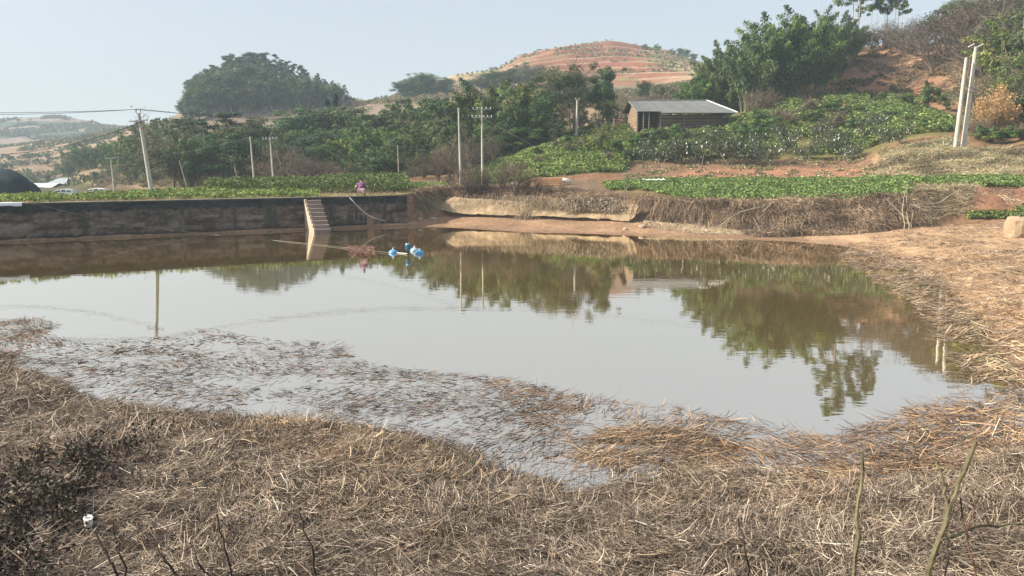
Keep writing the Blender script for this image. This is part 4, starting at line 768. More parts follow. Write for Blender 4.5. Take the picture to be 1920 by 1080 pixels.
litter("reed_mat", [(1560, 470), (1640, 448), (2300, 425), (2300, 520), (1760, 530), (1660, 530)], 15000, "sparse pale straw strewn on the dry mud flat at the right", RO+RE, 49, .0, .04, (.12, .45), .012, pxd=.0, bright=.7, thr=(-.4, .5), ns=2, tilt=.05)
def hang():
    """dead vines rooted on the bank lip that droop in front of the slab"""
    r = np.random.default_rng(77); mb = MB(); n = 3600; px = r.uniform(835, 1192, n); f = np.interp(px, [835, 930, 975, 1000, 1040, 1080, 1110, 1150, 1192], [.12, .2, .5, 1.2, .6, .8, .35, .5, .05]); k = r.random(n) < f; px = px[k]; n = len(px)
    yt = np.interp(px, [812, 900, 1000, 1100, 1197], [378, 370, 375, 382, 384])-r.uniform(-3, 9, n); D = np.interp(px, [812, 900, 1000, 1100, 1197], [62.4, 61.1, 59.1, 57.1, 54.8])-r.uniform(.0, .5, n)
    P = np.array([at(a, b, d) for a, b, d in zip(px, yt, D)]); d = r.normal(size=(n, 3))*.35; d[:, 2] = -.5; d[:, 1] -= .3
    L_ = r.uniform(.15, .5, n)*(1+.5*fbm(px/14, px*0, 3, 4)); c = pick([(.34, .27, .19), (.22, .16, .12), (.14, .1, .08), (.46, .38, .28), (.26, .25, .14)], n, r, .25)
    stems(mb, P, d, L_, .022, c, r, 3, .45, .8, face=np.tile([-.3, -1., .4], (n, 1)))
    m_ = 2600; px = np.concatenate([r.normal(1085, 14, m_//2), r.normal(1135, 12, m_//2)]); yt = 372+r.random(m_)*22; D = np.interp(px, [812, 900, 1000, 1100, 1197], [62.4, 61.1, 59.1, 57.1, 54.8])-.35; P = np.array([at(a, b, d) for a, b, d in zip(px, yt, D)])
    cards(mb, P+r.normal(size=(m_, 3))*.05, .14*r.uniform(.6, 1.4, m_), .7, None, pick([(.48, .42, .33), (.36, .3, .24), (.2, .16, .12)], m_, r), r)
    m_ = 1500; q = at(1003, 405, 59.2); P = q+r.normal(size=(m_, 3))*np.array([.75, .25, .35]); d = unit(m_, r)*.5; d[:, 2] -= .5; stems(mb, P, d, r.uniform(.3, .9, m_), .022, pick([(.34, .27, .19), (.22, .16, .12), (.46, .38, .28)], m_, r), r, 3, .4, .6)
    tag(mb.build("hanging_vines", M_dry), "dead vines and grey leaves drooping over the tan slab", "dead vines", kind="stuff")
hang()
dry("dry_grass", [(775, 362), (830, 372), (900, 372), (960, 378), (960, 386), (880, 380), (820, 392), (780, 405)], 57, 66, 7000, "pale dry grass on the lit bank at the slab's left end", TAN+[(.36, .32, .14)], 51, (.2, .6), .018, (-.3, .8), (0, -.4, 0), .1, sag=.9)

dry("dry_grass", [(1610, 332), (1650, 285), (1790, 258), (1800, 284), (1700, 292), (1650, 336)], 62, 86, 7000, "brownish grass around the foot of the thick pair of poles", TAN+GD, 61, (.25, .7), .03, (.1, 1.), (0, -.3, 0), .15, thr=-.2)
dry("dead_vines", [(1800, 352), (1990, 346), (1990, 400), (1880, 402), (1815, 396)], 48, 60, 1800, "dry roots trailing over the eroded red bank", DV+TAN, 62, (.2, .7), .02, (-.8, .3), (0, -.4, 0), .08, thr=-.05, cat="dead vines")
crop("hill_scrub", [(-40, 262), (-40, 220), (110, 217), (240, 240), (290, 245), (200, 262)], 560, 760, 5000, "dark hazy scrub bands on the farthest left hill", [(.08, .11, .07), (.14, .13, .08), (.2, .16, .11)], 63, 3., 2.5, thr=.0, ns=25, cat="scrub")
crop("hill_scrub", [(170, 352), (310, 352), (310, 316), (190, 322)], 120, 250, 2500, "low scrub on the tan bank behind the cars", [(.16, .13, .08), (.1, .11, .05), (.26, .2, .13)], 64, .6, .7, thr=-.1, ns=5, cat="scrub")

litter("floating_stems", [(0, 700), (60, 690), (180, 745), (350, 768), (500, 778), (660, 792), (800, 815), (940, 868), (1060, 905), (1060, 925), (920, 890), (800, 842), (650, 816), (500, 800), (350, 788), (150, 756)], 5200, "dark wet stems matted along the near waterline", [(.06, .045, .04), (.11, .08, .065), (.18, .13, .1), (.3, .23, .17)], 65, .0, .05, (.07, .25), .011, flow=.1, fl=.8, on_water=True, tilt=.1)

dry("grass_tussocks", [(-60, 820), (1960, 900), (1960, 1078), (-60, 1078)], 7.4, 13, 5200, "darker upright tufts of dead grass dotted over the near mat", [(.14, .105, .075), (.22, .17, .12), (.32, .25, .18), (.17, .16, .09)], 66, (.08, .26), .008, (.4, 1.2), h=.1, thr=.30, ns=.55, sag=.5)
dry("mud_debris", [(1560, 465), (1700, 428), (1990, 415), (1990, 520), (1700, 520)], 34, 52, 3500, "dark stubble and debris on the dry mud flat", [(.2, .14, .1), (.12, .085, .06), (.3, .22, .15)], 67, (.1, .35), .02, (.0, .5), h=.03, thr=.05, ns=1.4, cat="debris")

# ---------------------------------------------------------------- utility poles and cables
POLE = {}
def pole(px, D, ytop, ybase, label, kind, lean=0., group="concrete utility poles", r=.13, key=None):
    X, _, _ = at(px, (ytop+ybase)/2, D); z = float(H([X], [D])[0]); zt = at(px, ytop, D)[2]; h = zt-z
    o = empty("utility_pole", (X, D, z)); o.rotation_euler = (0, lean, 0); tag(o, label, "utility pole", group)
    mb = MB(); t = np.linspace(0, 1, 12); P = np.c_[np.zeros((12, 2)), -.4+(h+.4)*t]
    c = np.array((.50, .48, .42))*(1+.15*fbm(t*7, t*0, 3, int(px))[:, None]); tube(mb, P, np.linspace(r*1.15, r*.72, 12), 12, c); mb.build("shaft", M_conc, o)
    def arm(z_, L_, tilt=0, n=4, rz=0., ins=True, col=(.5, .5, .48)):
        a = MB(); box(a, (0, -.16, 0), (L_, .07, .08), col); ao = a.build("crossarm", M_metal, o); ao.location = (0, 0, z_); ao.rotation_euler = (0, tilt, rz)
        for q in np.linspace(-.46, .46, n) if ins else ():
            i = MB(); P = np.array([(0, 0, .04), (0, 0, .09), (0, 0, .1), (0, 0, .15), (0, 0, .16), (0, 0, .21)]); tube(i, P, [.02, .02, .06, .045, .055, .02], 8, (.75, .76, .74))
            io = i.build("insulator", M_attr, ao); io.location = (q*L_, -.16, 0)
    if kind == "fork":
        for s in (-1, 1):
            a = MB(); tube(a, [(0, 0, h-.1), (s*.16, 0, h+.05), (s*.17, 0, h+.3)], .03, 6, (.3, .3, .29)); tube(a, [(s*.17, 0, h+.2), (s*.17, 0, h+.34)], .055, 8, (.45, .44, .42)); a.build("insulator_bracket", M_attr, o)
        arm(h-.55, 1.3, 0, 3, 0)
    elif kind == "double": arm(h-.15, 1.9, 0, 5); arm(h-.95, 2.1, 0, 6)
    elif kind == "single": arm(h-.1, 1.7, 0, 5)
    elif kind == "top2": arm(h-.05, .5, 0, 2)
    elif kind == "tilted":
        for q in (-.42, .38):
            a = MB(); tube(a, [(q-.28, -.05, h-.02), (q+.28, .05, h+.28)], .05, 6, (.72, .72, .7)); a.build("insulator", M_attr, o)
        a = MB(); tube(a, [(-.5, 0, h-.02), (.5, 0, h+.05)], .03, 5, (.4, .4, .4)); a.build("crossarm", M_attr, o)
    o["h"] = h; return o
def tip(o, dx=0, dz=0): return np.array(o.matrix_basis @ Vector((dx, 0, o["h"]+dz)))
pL = pole(279, 56.5, 212, 360, "tall leaning concrete pole with small forked top, nearest on the left", "fork", math.radians(-5.0), r=.15)
pA = pole(212, 128, 296, 357, "short distant double-arm pole left of the leaning pole", "single", math.radians(-1.5), r=.14)
pB = pole(475, 86, 256, 347, "thin bare pole, left of the pair before the grey wood", "none", math.radians(-2), r=.1)
pC = pole(511, 88, 259, 347, "thin pole with one insulator arm, right of the pair", "single", math.radians(-1.5), r=.1)
pD = pole(698, 100, 298, 340, "short pale pole before the drooping bamboo", "top2", 0, r=.13)
pE = pole(863, 76, 202, 344, "bare thin pole left of the double cross-arm pole", "none", math.radians(-1), r=.11)
pF = pole(904, 77, 202, 344, "slim pole with two insulator cross-arms above the bank", "double", 0, r=.11)
pG = pole(1081, 105, 186, 272, "single pale pole on the mound left of the barn", "top2", math.radians(.6), r=.16)
pH = pole(1799, 69, 108, 281, "shorter bare pole of the two thick ones at the right", "none", math.radians(1.6), r=.17, group="thick pair of poles")
pI = pole(1815, 69.3, 88, 280, "taller thick pole with white insulators at the right", "tilted", math.radians(1.6), r=.20, group="thick pair of poles")
for z_ in (5.0, 5.35):
    mb = MB(); box(mb, (-.1, -.2, z_), (1.7, .06, .05), (.2, .19, .18)); mb.build("clamp_bar", M_metal, pI)
def pole_v(px, D, yt, yb, r, col, label, name="bare_stake", cat="stake", lean=(0, 0)):
    X, _, _ = at(px, yt, D); z = float(H([X], [D])[0]); h = max(at(px, yt, D)[2]-z, .3); mb = MB()
    t = np.linspace(0, 1, 6); P = np.c_[lean[0]*t+.02*np.sin(t*5), lean[1]*t, -.2+(h+.2)*t]; tube(mb, P, np.linspace(r, r*.7, 6), 7, col)
    o = mb.build(name, M_bark); o.location = (X, D, z); tag(o, label, cat)
pole_v(349, 100, 300, 352, .06, (.4, .38, .34), "pale thin trunk standing alone before the grey wood", "dead_tree", "tree", (-.9, 0))
pole_v(746, 92, 272, 320, .08, (.36, .33, .3), "grey snag trunk standing before the drooping bamboo", "dead_tree", "tree")
pole_v(1172, 55.9, 345, 376, .06, (.2, .17, .14), "short dark post on the bank above the slab's right end", "wooden_post", "post")
pole_v(1770, 70, 264, 284, .09, (.42, .38, .32), "short stub post left of the thick pair of poles", "stub_post", "post")
def cable(a, b, sag, label, name="power_cable", cat="cable", r=.02, mt=None, group="overhead cables", n=36, col=(.5, .5, .5)):
    a, b = np.array(a, float), np.array(b, float); t = np.linspace(0, 1, n)[:, None]; P = a+(b-a)*t; P[:, 2] -= (4*sag*t*(1-t))[:, 0]
    P2 = P-a; mb = MB(); tube(mb, P2, r, 4, col); o = mb.build(name, mt or M_cable); o.location = [float(q) for q in a]; return tag(o, label, cat, group)
tl = tip(pL, -.17, .3); tr_ = tip(pL, .17, .3); te = tip(pE, 0, -.2); tf = tip(pF, 0, .05)
cable(at(-420, 196, 50), tl, .35, "upper overhead cable entering from the left to the leaning pole", r=.016)
cable(at(-420, 200, 50.5), tr_, .45, "lower overhead cable entering from the left to the leaning pole", r=.016)
cable(tl, tip(pF, -.5, .1), .9, "upper long cable spanning from the leaning pole to the middle pole", r=.015)
cable(tr_, tip(pF, .4, .1), 1.05, "lower long cable spanning from the leaning pole to the middle pole", r=.015)
cable(at(-420, 232, 48), tip(pL, .5, -.5), 2.3, "slack thin cable drooping at the far left", r=.018)
cable(tip(pA, .6), tip(pB, 0, -.1), .6, "faint thin cable between the short far pole and the bare pole", r=.022)
cable(tip(pC, .5), te, .8, "faint cable from the insulator-arm pole to the bare middle pole", r=.016)
cable(te, tip(pF, -.6, -.1), .1, "short cable joining the two middle poles", r=.018)
cable(tip(pF, .6, -.9), tip(pG, 0, 0), .7, "cable from the middle pole to the pole left of the barn", r=.022)
cable(tip(pF, .6, .1), tip(pI, -.2, .1), 1.3, "long cable from the middle pole to the thick right pole", r=.014)
cable(tip(pF, .2, -1.1), at(1012, 280, 90), .0, "stay wire slanting down from the middle pole to the mound", "stay_wire", "wire", .03, M_rope)
cable(tip(pI, .3, .1), at(2300, 20, 60), .6, "cable leaving the thick pole towards the right edge", r=.014)

# ---------------------------------------------------------------- barn
def barn():
    A = at(1166, 213, 116); R0 = at(1179, 190, 111.5); R1 = at(1325, 188, 111.5); E0 = at(1196, 209, 106.8); Em = at(1238, 209, 106.8); Em2 = at(1241, 213.5, 105.6); E1 = at(1383, 211.5, 105.6)
    zr = (R0[2]+R1[2])/2; R0[2] = R1[2] = zr; ez = E0[2]; Em[2] = ez; e2 = E1[2]; Em2[2] = e2; B1 = np.array([E1[0]-.3, 117, A[2]]); zb = float(H([24.], [109.])[0])
    root = empty("barn", (R0[0], 106, zb-1)); tag(root, "long farm barn with grey corrugated roof and timber walls on the hillside", "barn")
    o = np.array([R0[0], 106, zb-1])
    def slab(mb, pts, th, col):
        pts = np.array(pts)-o; n = len(pts); lo = pts-np.array([0, 0, th]); mb.add(np.concatenate([pts, lo]), [list(range(n))], col); mb.add(lo, [list(range(n))[::-1]], col)
        V = np.concatenate([pts, lo]); mb.add(V, [[i, (i+1) % n, (i+1) % n+n, i+n] for i in range(n)], col)
    def lerp(a, b, t): return a+(b-a)*t
    # corrugated front slope: ridge line to eave line, ribs run down the slope
    def corr(a0, a1, b0, b1, n, name, flip=False):
        mb = MB(); rows = []
        for k in range(n*4+1):
            t = k/(n*4); off = .045*math.sin(k*math.pi/2); sheet = int(t*9); off += .012*(sheet % 2)
            p = lerp(a0, a1, t)-o; q = lerp(b0, b1, t)-o; col = np.array((.12, .128, .132))*(1+.10*hsh(sheet, 3, 2)-(.05 if k % 4 == 3 else 0)); m_ = (p+q)/2
            for w_ in (p, m_, q): rows.append((w_+np.array([0, 0, off]), col))
        V = np.array([r_[0] for r_ in rows]); C = np.array([r_[1] for r_ in rows]); N_ = n*4
        F = np.array([[3*i+j, 3*i+j+1, 3*i+j+4, 3*i+j+3] for i in range(N_) for j in range(2)]); mb.add(V, F, C); return mb.build(name, M_roof, root)
    tm = (Em[0]-E0[0])/(E1[0]-E0[0]); Rm = lerp(R0, R1, tm)
    corr(R0, Rm, E0, Em, 18, "roof_sheet"); corr(Rm, R1, Em2, E1, 44, "roof_sheet"); corr(R0, R1, A, B1, 40, "roof_sheet"); corr(R1, R1+np.array([.05, 0, 0]), E1, B1, 24, "roof_sheet")
    mb = MB(); tube(mb, [R1-o+[0, 0, .08], E1-o+[0, 0, .08]], .08, 4, (.75, .77, .78)); mb.build("hip_flashing", M_attr, root)
    mb = MB(); tube(mb, [R0-o+[0, 0, .06], R1-o+[0, 0, .06]], .09, 4, (.16, .16, .17)); mb.build("ridge_cap", M_attr, root)
    mb = MB(); tube(mb, [A-o-[.05, 0, .08], R0-o-[.05, 0, .08], E0-o-[.05, 0, .08]], .09, 4, (.2, .18, .16)); mb.build("gable_board", M_bark, root)
    X0, X1, Y0, Y1 = R0[0]+.55, E1[0]-1.5, 107.3, 115.5; z0 = o[2]+.2; zt = e2-.15
    wcol = np.array((.21, .155, .12))
    def planks(p0, p1, za, zb_, name, cols, hz=.22, vertical=False, gable=None):
        mb = MB(); d = np.array(p1)-np.array(p0); ln = np.linalg.norm(d); d /= ln; ang = math.atan2(d[1], d[0]); k = 0; z = za
        while z < zb_-.02:
            hh = min(hz, zb_-z); L0, L1 = 0, ln
            if gable and z > gable[0]: f = (z-gable[0])/(gable[1]-gable[0]); L0, L1 = ln*.5*f, ln*(1-.5*f)
            if L1-L0 < .1: break
            c = np.array(p0)+d*((L0+L1)/2)-o[:2]; box(mb, (c[0], c[1], z+hh/2-o[2]), (L1-L0, .06+.015*(k % 2), hh-.012), np.array(cols[k % len(cols)])*(1+.25*(hsh(k, 5, 1)-.5)), ang); z += hh; k += 1
        return mb.build(name, M_bark, root)
    planks((X0, Y1), (X0, Y0), z0, zr-.3, "gable_wall", [(.30, .22, .15), (.22, .165, .12)], gable=(ez-.2, zr-.1))
    Xm = Em2[0]+.2
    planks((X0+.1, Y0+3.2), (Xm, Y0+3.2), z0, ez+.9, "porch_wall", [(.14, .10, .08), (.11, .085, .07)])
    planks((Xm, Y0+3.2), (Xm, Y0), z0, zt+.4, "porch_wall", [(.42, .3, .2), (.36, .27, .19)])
    planks((Xm, Y0), (X1, Y0), z0, zt, "front_wall", [(.21, .14, .105), (.15, .105, .08), (.235, .15, .105), (.10, .075, .06)])
    planks((X1, Y0), (X1, Y1), z0, zt, "end_wall", [wcol]); planks((X0, Y1), (X1, Y1), z0, zt, "back_wall", [wcol])
    for x_ in (X0+.05, X0+.9, (X0+Xm)/2, Xm-.05): 
        mb = MB(); box(mb, (x_-o[0], E0[1]+.35-o[1], (z0+ez-.1)/2-o[2]), (.12, .12, ez-.1-z0), (.34, .29, .23)); mb.build("post", M_bark, root)
    for x_ in np.linspace(Xm+3.2, X1+.9, 3):
        mb = MB(); box(mb, (x_-o[0], Y0-.75-o[1], (z0+e2-.2)/2-o[2]), (.1, .1, e2-.2-z0), (.25, .21, .17)); mb.build("post", M_bark, root)
    mb = MB()
    for k in range(14): tube(mb, [(Xm+2+k*.1-o[0]+3*hsh(k, 1, 1), Y0-.5-.1*hsh(k, 2, 2)-o[1], .9+k*.07), (X1-1+hsh(k, 3, 1)-o[0], Y0-.5-.15*hsh(k, 4, 1)-o[1], 1.25+k*.06)], .045, 5, (.2, .15, .12))
    w_ = mb.build("log_stack", M_bark); w_.location = o; tag(w_, "stack of dark logs leaning along the barn's front wall", "logs")
    mb = MB(); box(mb, (Xm+.06-o[0], Y0+1.7-o[1], 2.2), (.04, 1.2, 1.7), (.05, .04, .035)); mb.build("door", M_bark, root)
M_roof = mat("roof_sheets", None, .45, .18, .8, metal=.25, spec=.4, fine=.12)
barn()
def rusty():
    # rusty drum-like clutter left of the gable
    X, Y, z = at(1157, 240, 113); mb = MB(); zb = float(H([X], [Y])[0]); h = at(1157, 222, 113)[2]-zb
    for k in range(5): tube(mb, [(k*.28-.5, .1*k, 0), (k*.3-.45, .1*k, h*(.7+.3*hsh(k, 1, 4)))], .09, 6, (.5, .24, .13) if k % 2 else (.34, .22, .15))
    tube(mb, [(-.7, 0, h*.55), (.8, .3, h*.6)], .05, 5, (.42, .22, .13)); tube(mb, [(-.7, 0, h*.9), (.6, .3, h*.92)], .05, 5, (.45, .22, .13))
    o = mb.build("stake_fence", M_bark); o.location = (X, Y, zb); tag(o, "rusty orange stake fence beside the barn's left gable", "fence")
rusty()

# ---------------------------------------------------------------- far sheds, cars, mound, sheet
def shed(px0, px1, D, yr, ye, label, depth=7, roofc=(.36, .40, .43), wall=(.3, .26, .22), gable=.25):
    a = at(px0, ye, D); b = at(px1, ye, D); zr = at(px0, yr, D)[2]; W = b[0]-a[0]; zb = a[2]-3.0; root = empty("shed", (a[0], D, zb)); tag(root, label, "shed", "low sheds at the far left")
    ze = a[2]-zb; zr -= zb; mb = MB()
    n = 24
    for s in (0, 1):
        y0, y1 = (-.6, depth/2) if s == 0 else (depth/2, depth+.6); V = []
        for k in range(n+1): x = -.4+(W+.8)*k/n; off = .04*(k % 2); xr = x*(1-gable)+W/2*gable if gable else x; V += [(x, y0 if s == 0 else y1, ze+off), (xr, depth/2, zr+off)]
        mb.add(V, [[2*i, 2*i+2, 2*i+3, 2*i+1] for i in range(n)], roofc)
    mb.build("roof", M_attr, root); wl = MB(); box(wl, (W/2, depth/2, ze/2), (W, depth, ze), wall); wl.build("wall", M_attr, root)
    for q in (.25, .6): w_ = MB(); box(w_, (W*q, -.02, ze*.62), (1.4, .1, .9), (.04, .045, .05)); w_.build("window", M_attr, root)
shed(88, 142, 205, 334, 345, "shed with raised grey gable roof at the far left, middle of three", 8, gable=.35)
shed(50, 96, 200, 344, 352, "lowest pale-roofed shed at the far left", 7, (.5, .54, .58), gable=.05)
shed(140, 172, 200, 344, 352, "small blue-grey roofed shed at the far left, rightmost of three", 6, (.42, .47, .5), gable=.15)
def car(px, D, label, col, s, ytop):
    X, _, zt = at(px, ytop, D); zg = float(H([X], [D])[0]); zg = zt-1.5*s; root = empty("parked_car", (X, D, zg), 0, s); tag(root, label, "car", "cars parked behind the wall")
    prof = [(-2.1, .35), (-2.15, .75), (-1.95, .92), (-1.2, 1.02), (1.9, 1.05), (2.1, .95), (2.15, .4)]
    def loft(mb, pf, hw, col, hw2=None):
        n = len(pf); V = [(x, -hw if hw2 is None else -(hw+(hw2-hw)*(z-.9)/.6), z) for x, z in pf]+[(x, hw if hw2 is None else (hw+(hw2-hw)*(z-.9)/.6), z) for x, z in pf]
        mb.add(V, [list(range(n))], col); mb.add(V, [list(range(n, 2*n))[::-1]], col); mb.add(V, [[i, i+n, (i+1) % n+n, (i+1) % n] for i in range(n)], col)
    mb = MB(); loft(mb, prof, .86, col); b = mb.build("body", M_paint, root); bv = b.modifiers.new("b", 'BEVEL'); bv.width = .06; bv.segments = 2
    cab = [(-1.35, .98), (-.55, 1.46), (.2, 1.53), (1.55, 1.5), (2.0, 1.03)]; mb = MB(); loft(mb, cab, .82, col, .62); c = mb.build("cabin", M_paint, root); bv = c.modifiers.new("b", 'BEVEL'); bv.width = .05; bv.segments = 2
    for x0, x1 in ((-1.0, -.05), (.03, .85), (.93, 1.72)):
        for sd in (-1, 1):
            mb = MB(); sl_ = lambda x: .98+min(1, max(0, (x+1.35)/.8))*.0; t0 = min(1.42, 1.06+max(0, x0+1.2)*.62+.02); t1 = 1.42 if x1 < 1.5 else 1.3
            y = lambda z: sd*(.82-(z-.9)/.6*.2+.012); mb.add([(x0, y(1.05), 1.05), (x1, y(1.05), 1.05), (x1-.04, y(t1), t1), (x0+.1, y(t0), t0)], [[0, 1, 2, 3] if sd < 0 else [3, 2, 1, 0]], (.03, .04, .045)); mb.build("side_window", M_glass, root)
    mb = MB(); mb.add([(-1.30, -.68, 1.02), (-1.30, .68, 1.02), (-.62, .56, 1.43), (-.62, -.56, 1.43)], [[0, 1, 2, 3]], (.03, .04, .045)); mb.build("windscreen", M_glass, root)
    for x in (-1.35, 1.35):
        for sd in (-1, 1):
            mb = MB(); tube(mb, [(x, sd*.9, .32), (x, sd*.7, .32)], .32, 16, (.02, .02, .02)); wh = mb.build("wheel", M_attr, root); mb = MB(); tube(mb, [(x, sd*.91, .32), (x, sd*.88, .32)], .19, 12, (.5, .5, .5)); mb.build("rim", M_attr, wh)
M_paint = mat("car_paint", None, .3, 0, spec=.6); M_glass = mat("car_glass", (.03, .04, .045), .08, 0, spec=.8)
car(118, 120, "silver car mostly hidden by leaves, left of the white one", (.5, .56, .55), .98, 354.5); car(179, 118, "white hatchback showing above the green strip on the wall", (.72, .76, .74), 1.0, 353)
def mound():
    X, Y, _ = at(-25, 340, 70); z = float(H([X], [Y])[0]); zt = at(0, 318, 70)[2]; mb = MB(); n, k = 40, 14; r = np.random.default_rng(3); V = []
    for j in range(k+1):
        f = j/k; rad = 5.0*math.cos(f*math.pi/2)**.8; 
        for i in range(n): a = i*2*math.pi/n; nz = 1+.08*fbm(a*2, f*4, 3, 2); V.append((rad*nz*math.cos(a), rad*nz*.7*math.sin(a), (zt-z+.3)*math.sin(f*math.pi/2)*nz))
    V = np.array(V); i, j = np.meshgrid(np.arange(k), np.arange(n), indexing='ij'); F = np.stack([i*n+j, i*n+(j+1) % n, (i+1)*n+(j+1) % n, (i+1)*n+j], -1).reshape(-1, 4); mb.add(V, F, (.035, .05, .055))
    o = mb.build("netted_mound", M_conc, smooth=True); o.location = (X, Y, z-.2); tag(o, "dark net-covered mound at the far left edge", "mound")
mound()
def sheet():
    a = wp(.2-6, .1); mb = MB(); n = 30; s = np.linspace(-8, 1.2, n); V = []
    for k in range(n):
        p = WA+WD*s[k]; nz = .03*fbm(s[k]*2, 0, 2, 1); 
        for off, z in ((-.09, WTOP-.16+nz*2), (-.06, WTOP+.03), (.25, WTOP+.06+nz), (.7, WTOP+.03+nz)): q = p-WN*off; V.append((q[0], q[1], z))
    F = [[4*i+j, 4*i+4+j, 4*i+5+j, 4*i+1+j] for i in range(n-1) for j in range(3)]; mb.add(V, F, (.75, .76, .77)); tag(mb.build("plastic_sheet", M_attr, smooth=True), "white plastic sheet laid over the wall top at the left edge", "sheet")
sheet()
def sheet2():
    p0, p1 = at(1203, 343, 71), at(1247, 341, 71); mb = MB(); n = 16; V = []
    for k in range(n):
        t = k/(n-1); x = p0[0]+(p1[0]-p0[0])*t; 
        for dy in (0, .5, 1.2): V.append((x, 70.5+dy+.2*math.sin(k), float(H([x], [70.5+dy])[0])+.35+.05*math.sin(k*2+dy*3)))
    mb.add(V, [[3*i+j, 3*i+3+j, 3*i+4+j, 3*i+1+j] for i in range(n-1) for j in range(2)], (.75, .77, .74)); tag(mb.build("plastic_sheet", M_attr, smooth=True), "crumpled white sheet at the left far edge of the green crop terrace", "sheet")
sheet2()

# ---------------------------------------------------------------- lumber stack with sack
def lumber():
    a, b = at(1001, 346, 72.5), at(1052, 346, 72.5); X = (a[0]+b[0])/2; Ln = 3.0; z = float(H([X], [72.5])[0]); zt = at(1025, 333, 72.5)[2]; zb = max(at(1025, 347.5, 72.5)[2], z+.05); root = empty("board_stack", (X, 72.5, zb), .02); tag(root, "low stack of orange-tan boards on the terrace above the slab", "board stack")
    hgt = zt-zb; n = 4
    for k in range(n):
        for q in range(3): mb = MB(); box(mb, (.03*(k % 2), -.55+q*.42, hgt*(k+.5)/n), (Ln-.12*k, .40, hgt/n-.03), np.array((.72, .40, .20))*(1+.18*(hsh(k, q, 9)-.5))); mb.build("board", M_attr, root)
    root2 = MB(); r = np.random.default_rng(2); V = []; n, k = 18, 8
    for j in range(k+1):
        f = j/k; rad = (math.sin(f*math.pi))**.6
        for i in range(n): th = i*2*math.pi/n; V.append((-.65+1.3*f, .4*rad*math.cos(th), .24*rad*math.sin(th)+.03*fbm(th*2, f*5, 2, 3)))
    i, j = np.meshgrid(np.arange(k), np.arange(n), indexing='ij'); root2.add(V, np.stack([i*n+j, i*n+(j+1) % n, (i+1)*n+(j+1) % n, (i+1)*n+j], -1).reshape(-1, 4), (.68, .67, .62)); o = root2.build("sack", M_attr, smooth=True); o.location = (X+1.75, 72.1, zb+hgt*.62); o.rotation_euler = (0, .25, .2); tag(o, "whitish sack slumped on the right end of the orange boards", "sack")
    mb = MB(); r = np.random.default_rng(4); 
    for q in range(5): c = r.normal(size=3)*np.array([.3, .2, .05]); box(mb, c+np.array([0, 0, .2]), (.35, .3, .2), (.6, .6, .66), r.random()*3)
    X2, Y2, _ = at(972, 345, 73); o = mb.build("rag_bundle", M_attr); b_ = o.modifiers.new("s", 'SUBSURF'); b_.levels = b_.render_levels = 2; o.location = (X2, Y2, float(H([X2], [Y2])[0])+.1); tag(o, "small pale bundle of rags left of the board stack", "bundle")
lumber()

# ---------------------------------------------------------------- floating aerator
def aerator():
    c = atz(765, 477, 0); root = empty("pond_aerator", (c[0], c[1], 0), 0, .88); tag(root, "floating aerator with blue motor and three blue floats on the water", "aerator")
    pos = {}
    for k, (px, py) in enumerate(((733.5, 474), (790, 475.5), (779, 470))):
        p = atz(px, py, 0); x, y = p[0]-c[0], p[1]-c[1]; pos[k] = (x, y)
        mb = MB(); t = np.linspace(0, 1, 9); zz = -.12+.34*t; rr = .27*np.sqrt(np.clip(1-((t-.35)/.66)**2, 0, 1))+.01; tube(mb, np.c_[np.full(9, x), np.full(9, y), zz], rr, 20, (.10, .36, .62) if k != 2 else (.35, .5, .6)); f = mb.build("float", M_plast, root, smooth=True)
        mb = MB(); tube(mb, [(x, y, .2), (x, y, .27), (x, y, .34)], [.06, .05, .045], 8, (.55, .6, .62)); mb.build("float_cap", M_attr, f)
        mb = MB(); tube(mb, [(x, y, .03), (0, 0, .05)], .014, 6, (.3, .3, .28)); mb.build("arm", M_metal, root)
    mb = MB(); tube(mb, [(0, 0, -.3), (0, 0, .26)], .06, 8, (.04, .03, .03)); mb.build("shaft", M_attr, root)
    mb = MB(); tube(mb, [(0, 0, .24), (0, 0, .27), (0, 0, .3), (0, 0, .56), (0, 0, .6), (0, 0, .64)], [.07, .12, .145, .145, .13, .06], 18, (.05, .24, .38)); 
    for a in np.arange(0, 6.28, .52): box(mb, (.15*math.cos(a), .15*math.sin(a), .43), (.03, .012, .24), (.05, .22, .36), a)
    mo = mb.build("motor", M_plast, root, smooth=False); mb = MB(); tube(mb, [(0, 0, .6), (0, 0, .67)], [.16, .13], 18, (.10, .36, .5)); mb.build("motor_cap", M_plast, mo)
    P = atz(675, 470, 0); X_ = litter("floating_weed", [(655, 462), (700, 462), (704, 474), (655, 476)], 260, "reddish clump of floating debris left of the aerator", [(.32, .17, .14), (.4, .26, .2), (.2, .1, .08)], 71, .0, .16, (.1, .3), .02, pxd=.0, on_water=True, tilt=.5)
M_plast = mat("blue_plastic", None, .35, .05, 5, spec=.5)
aerator()
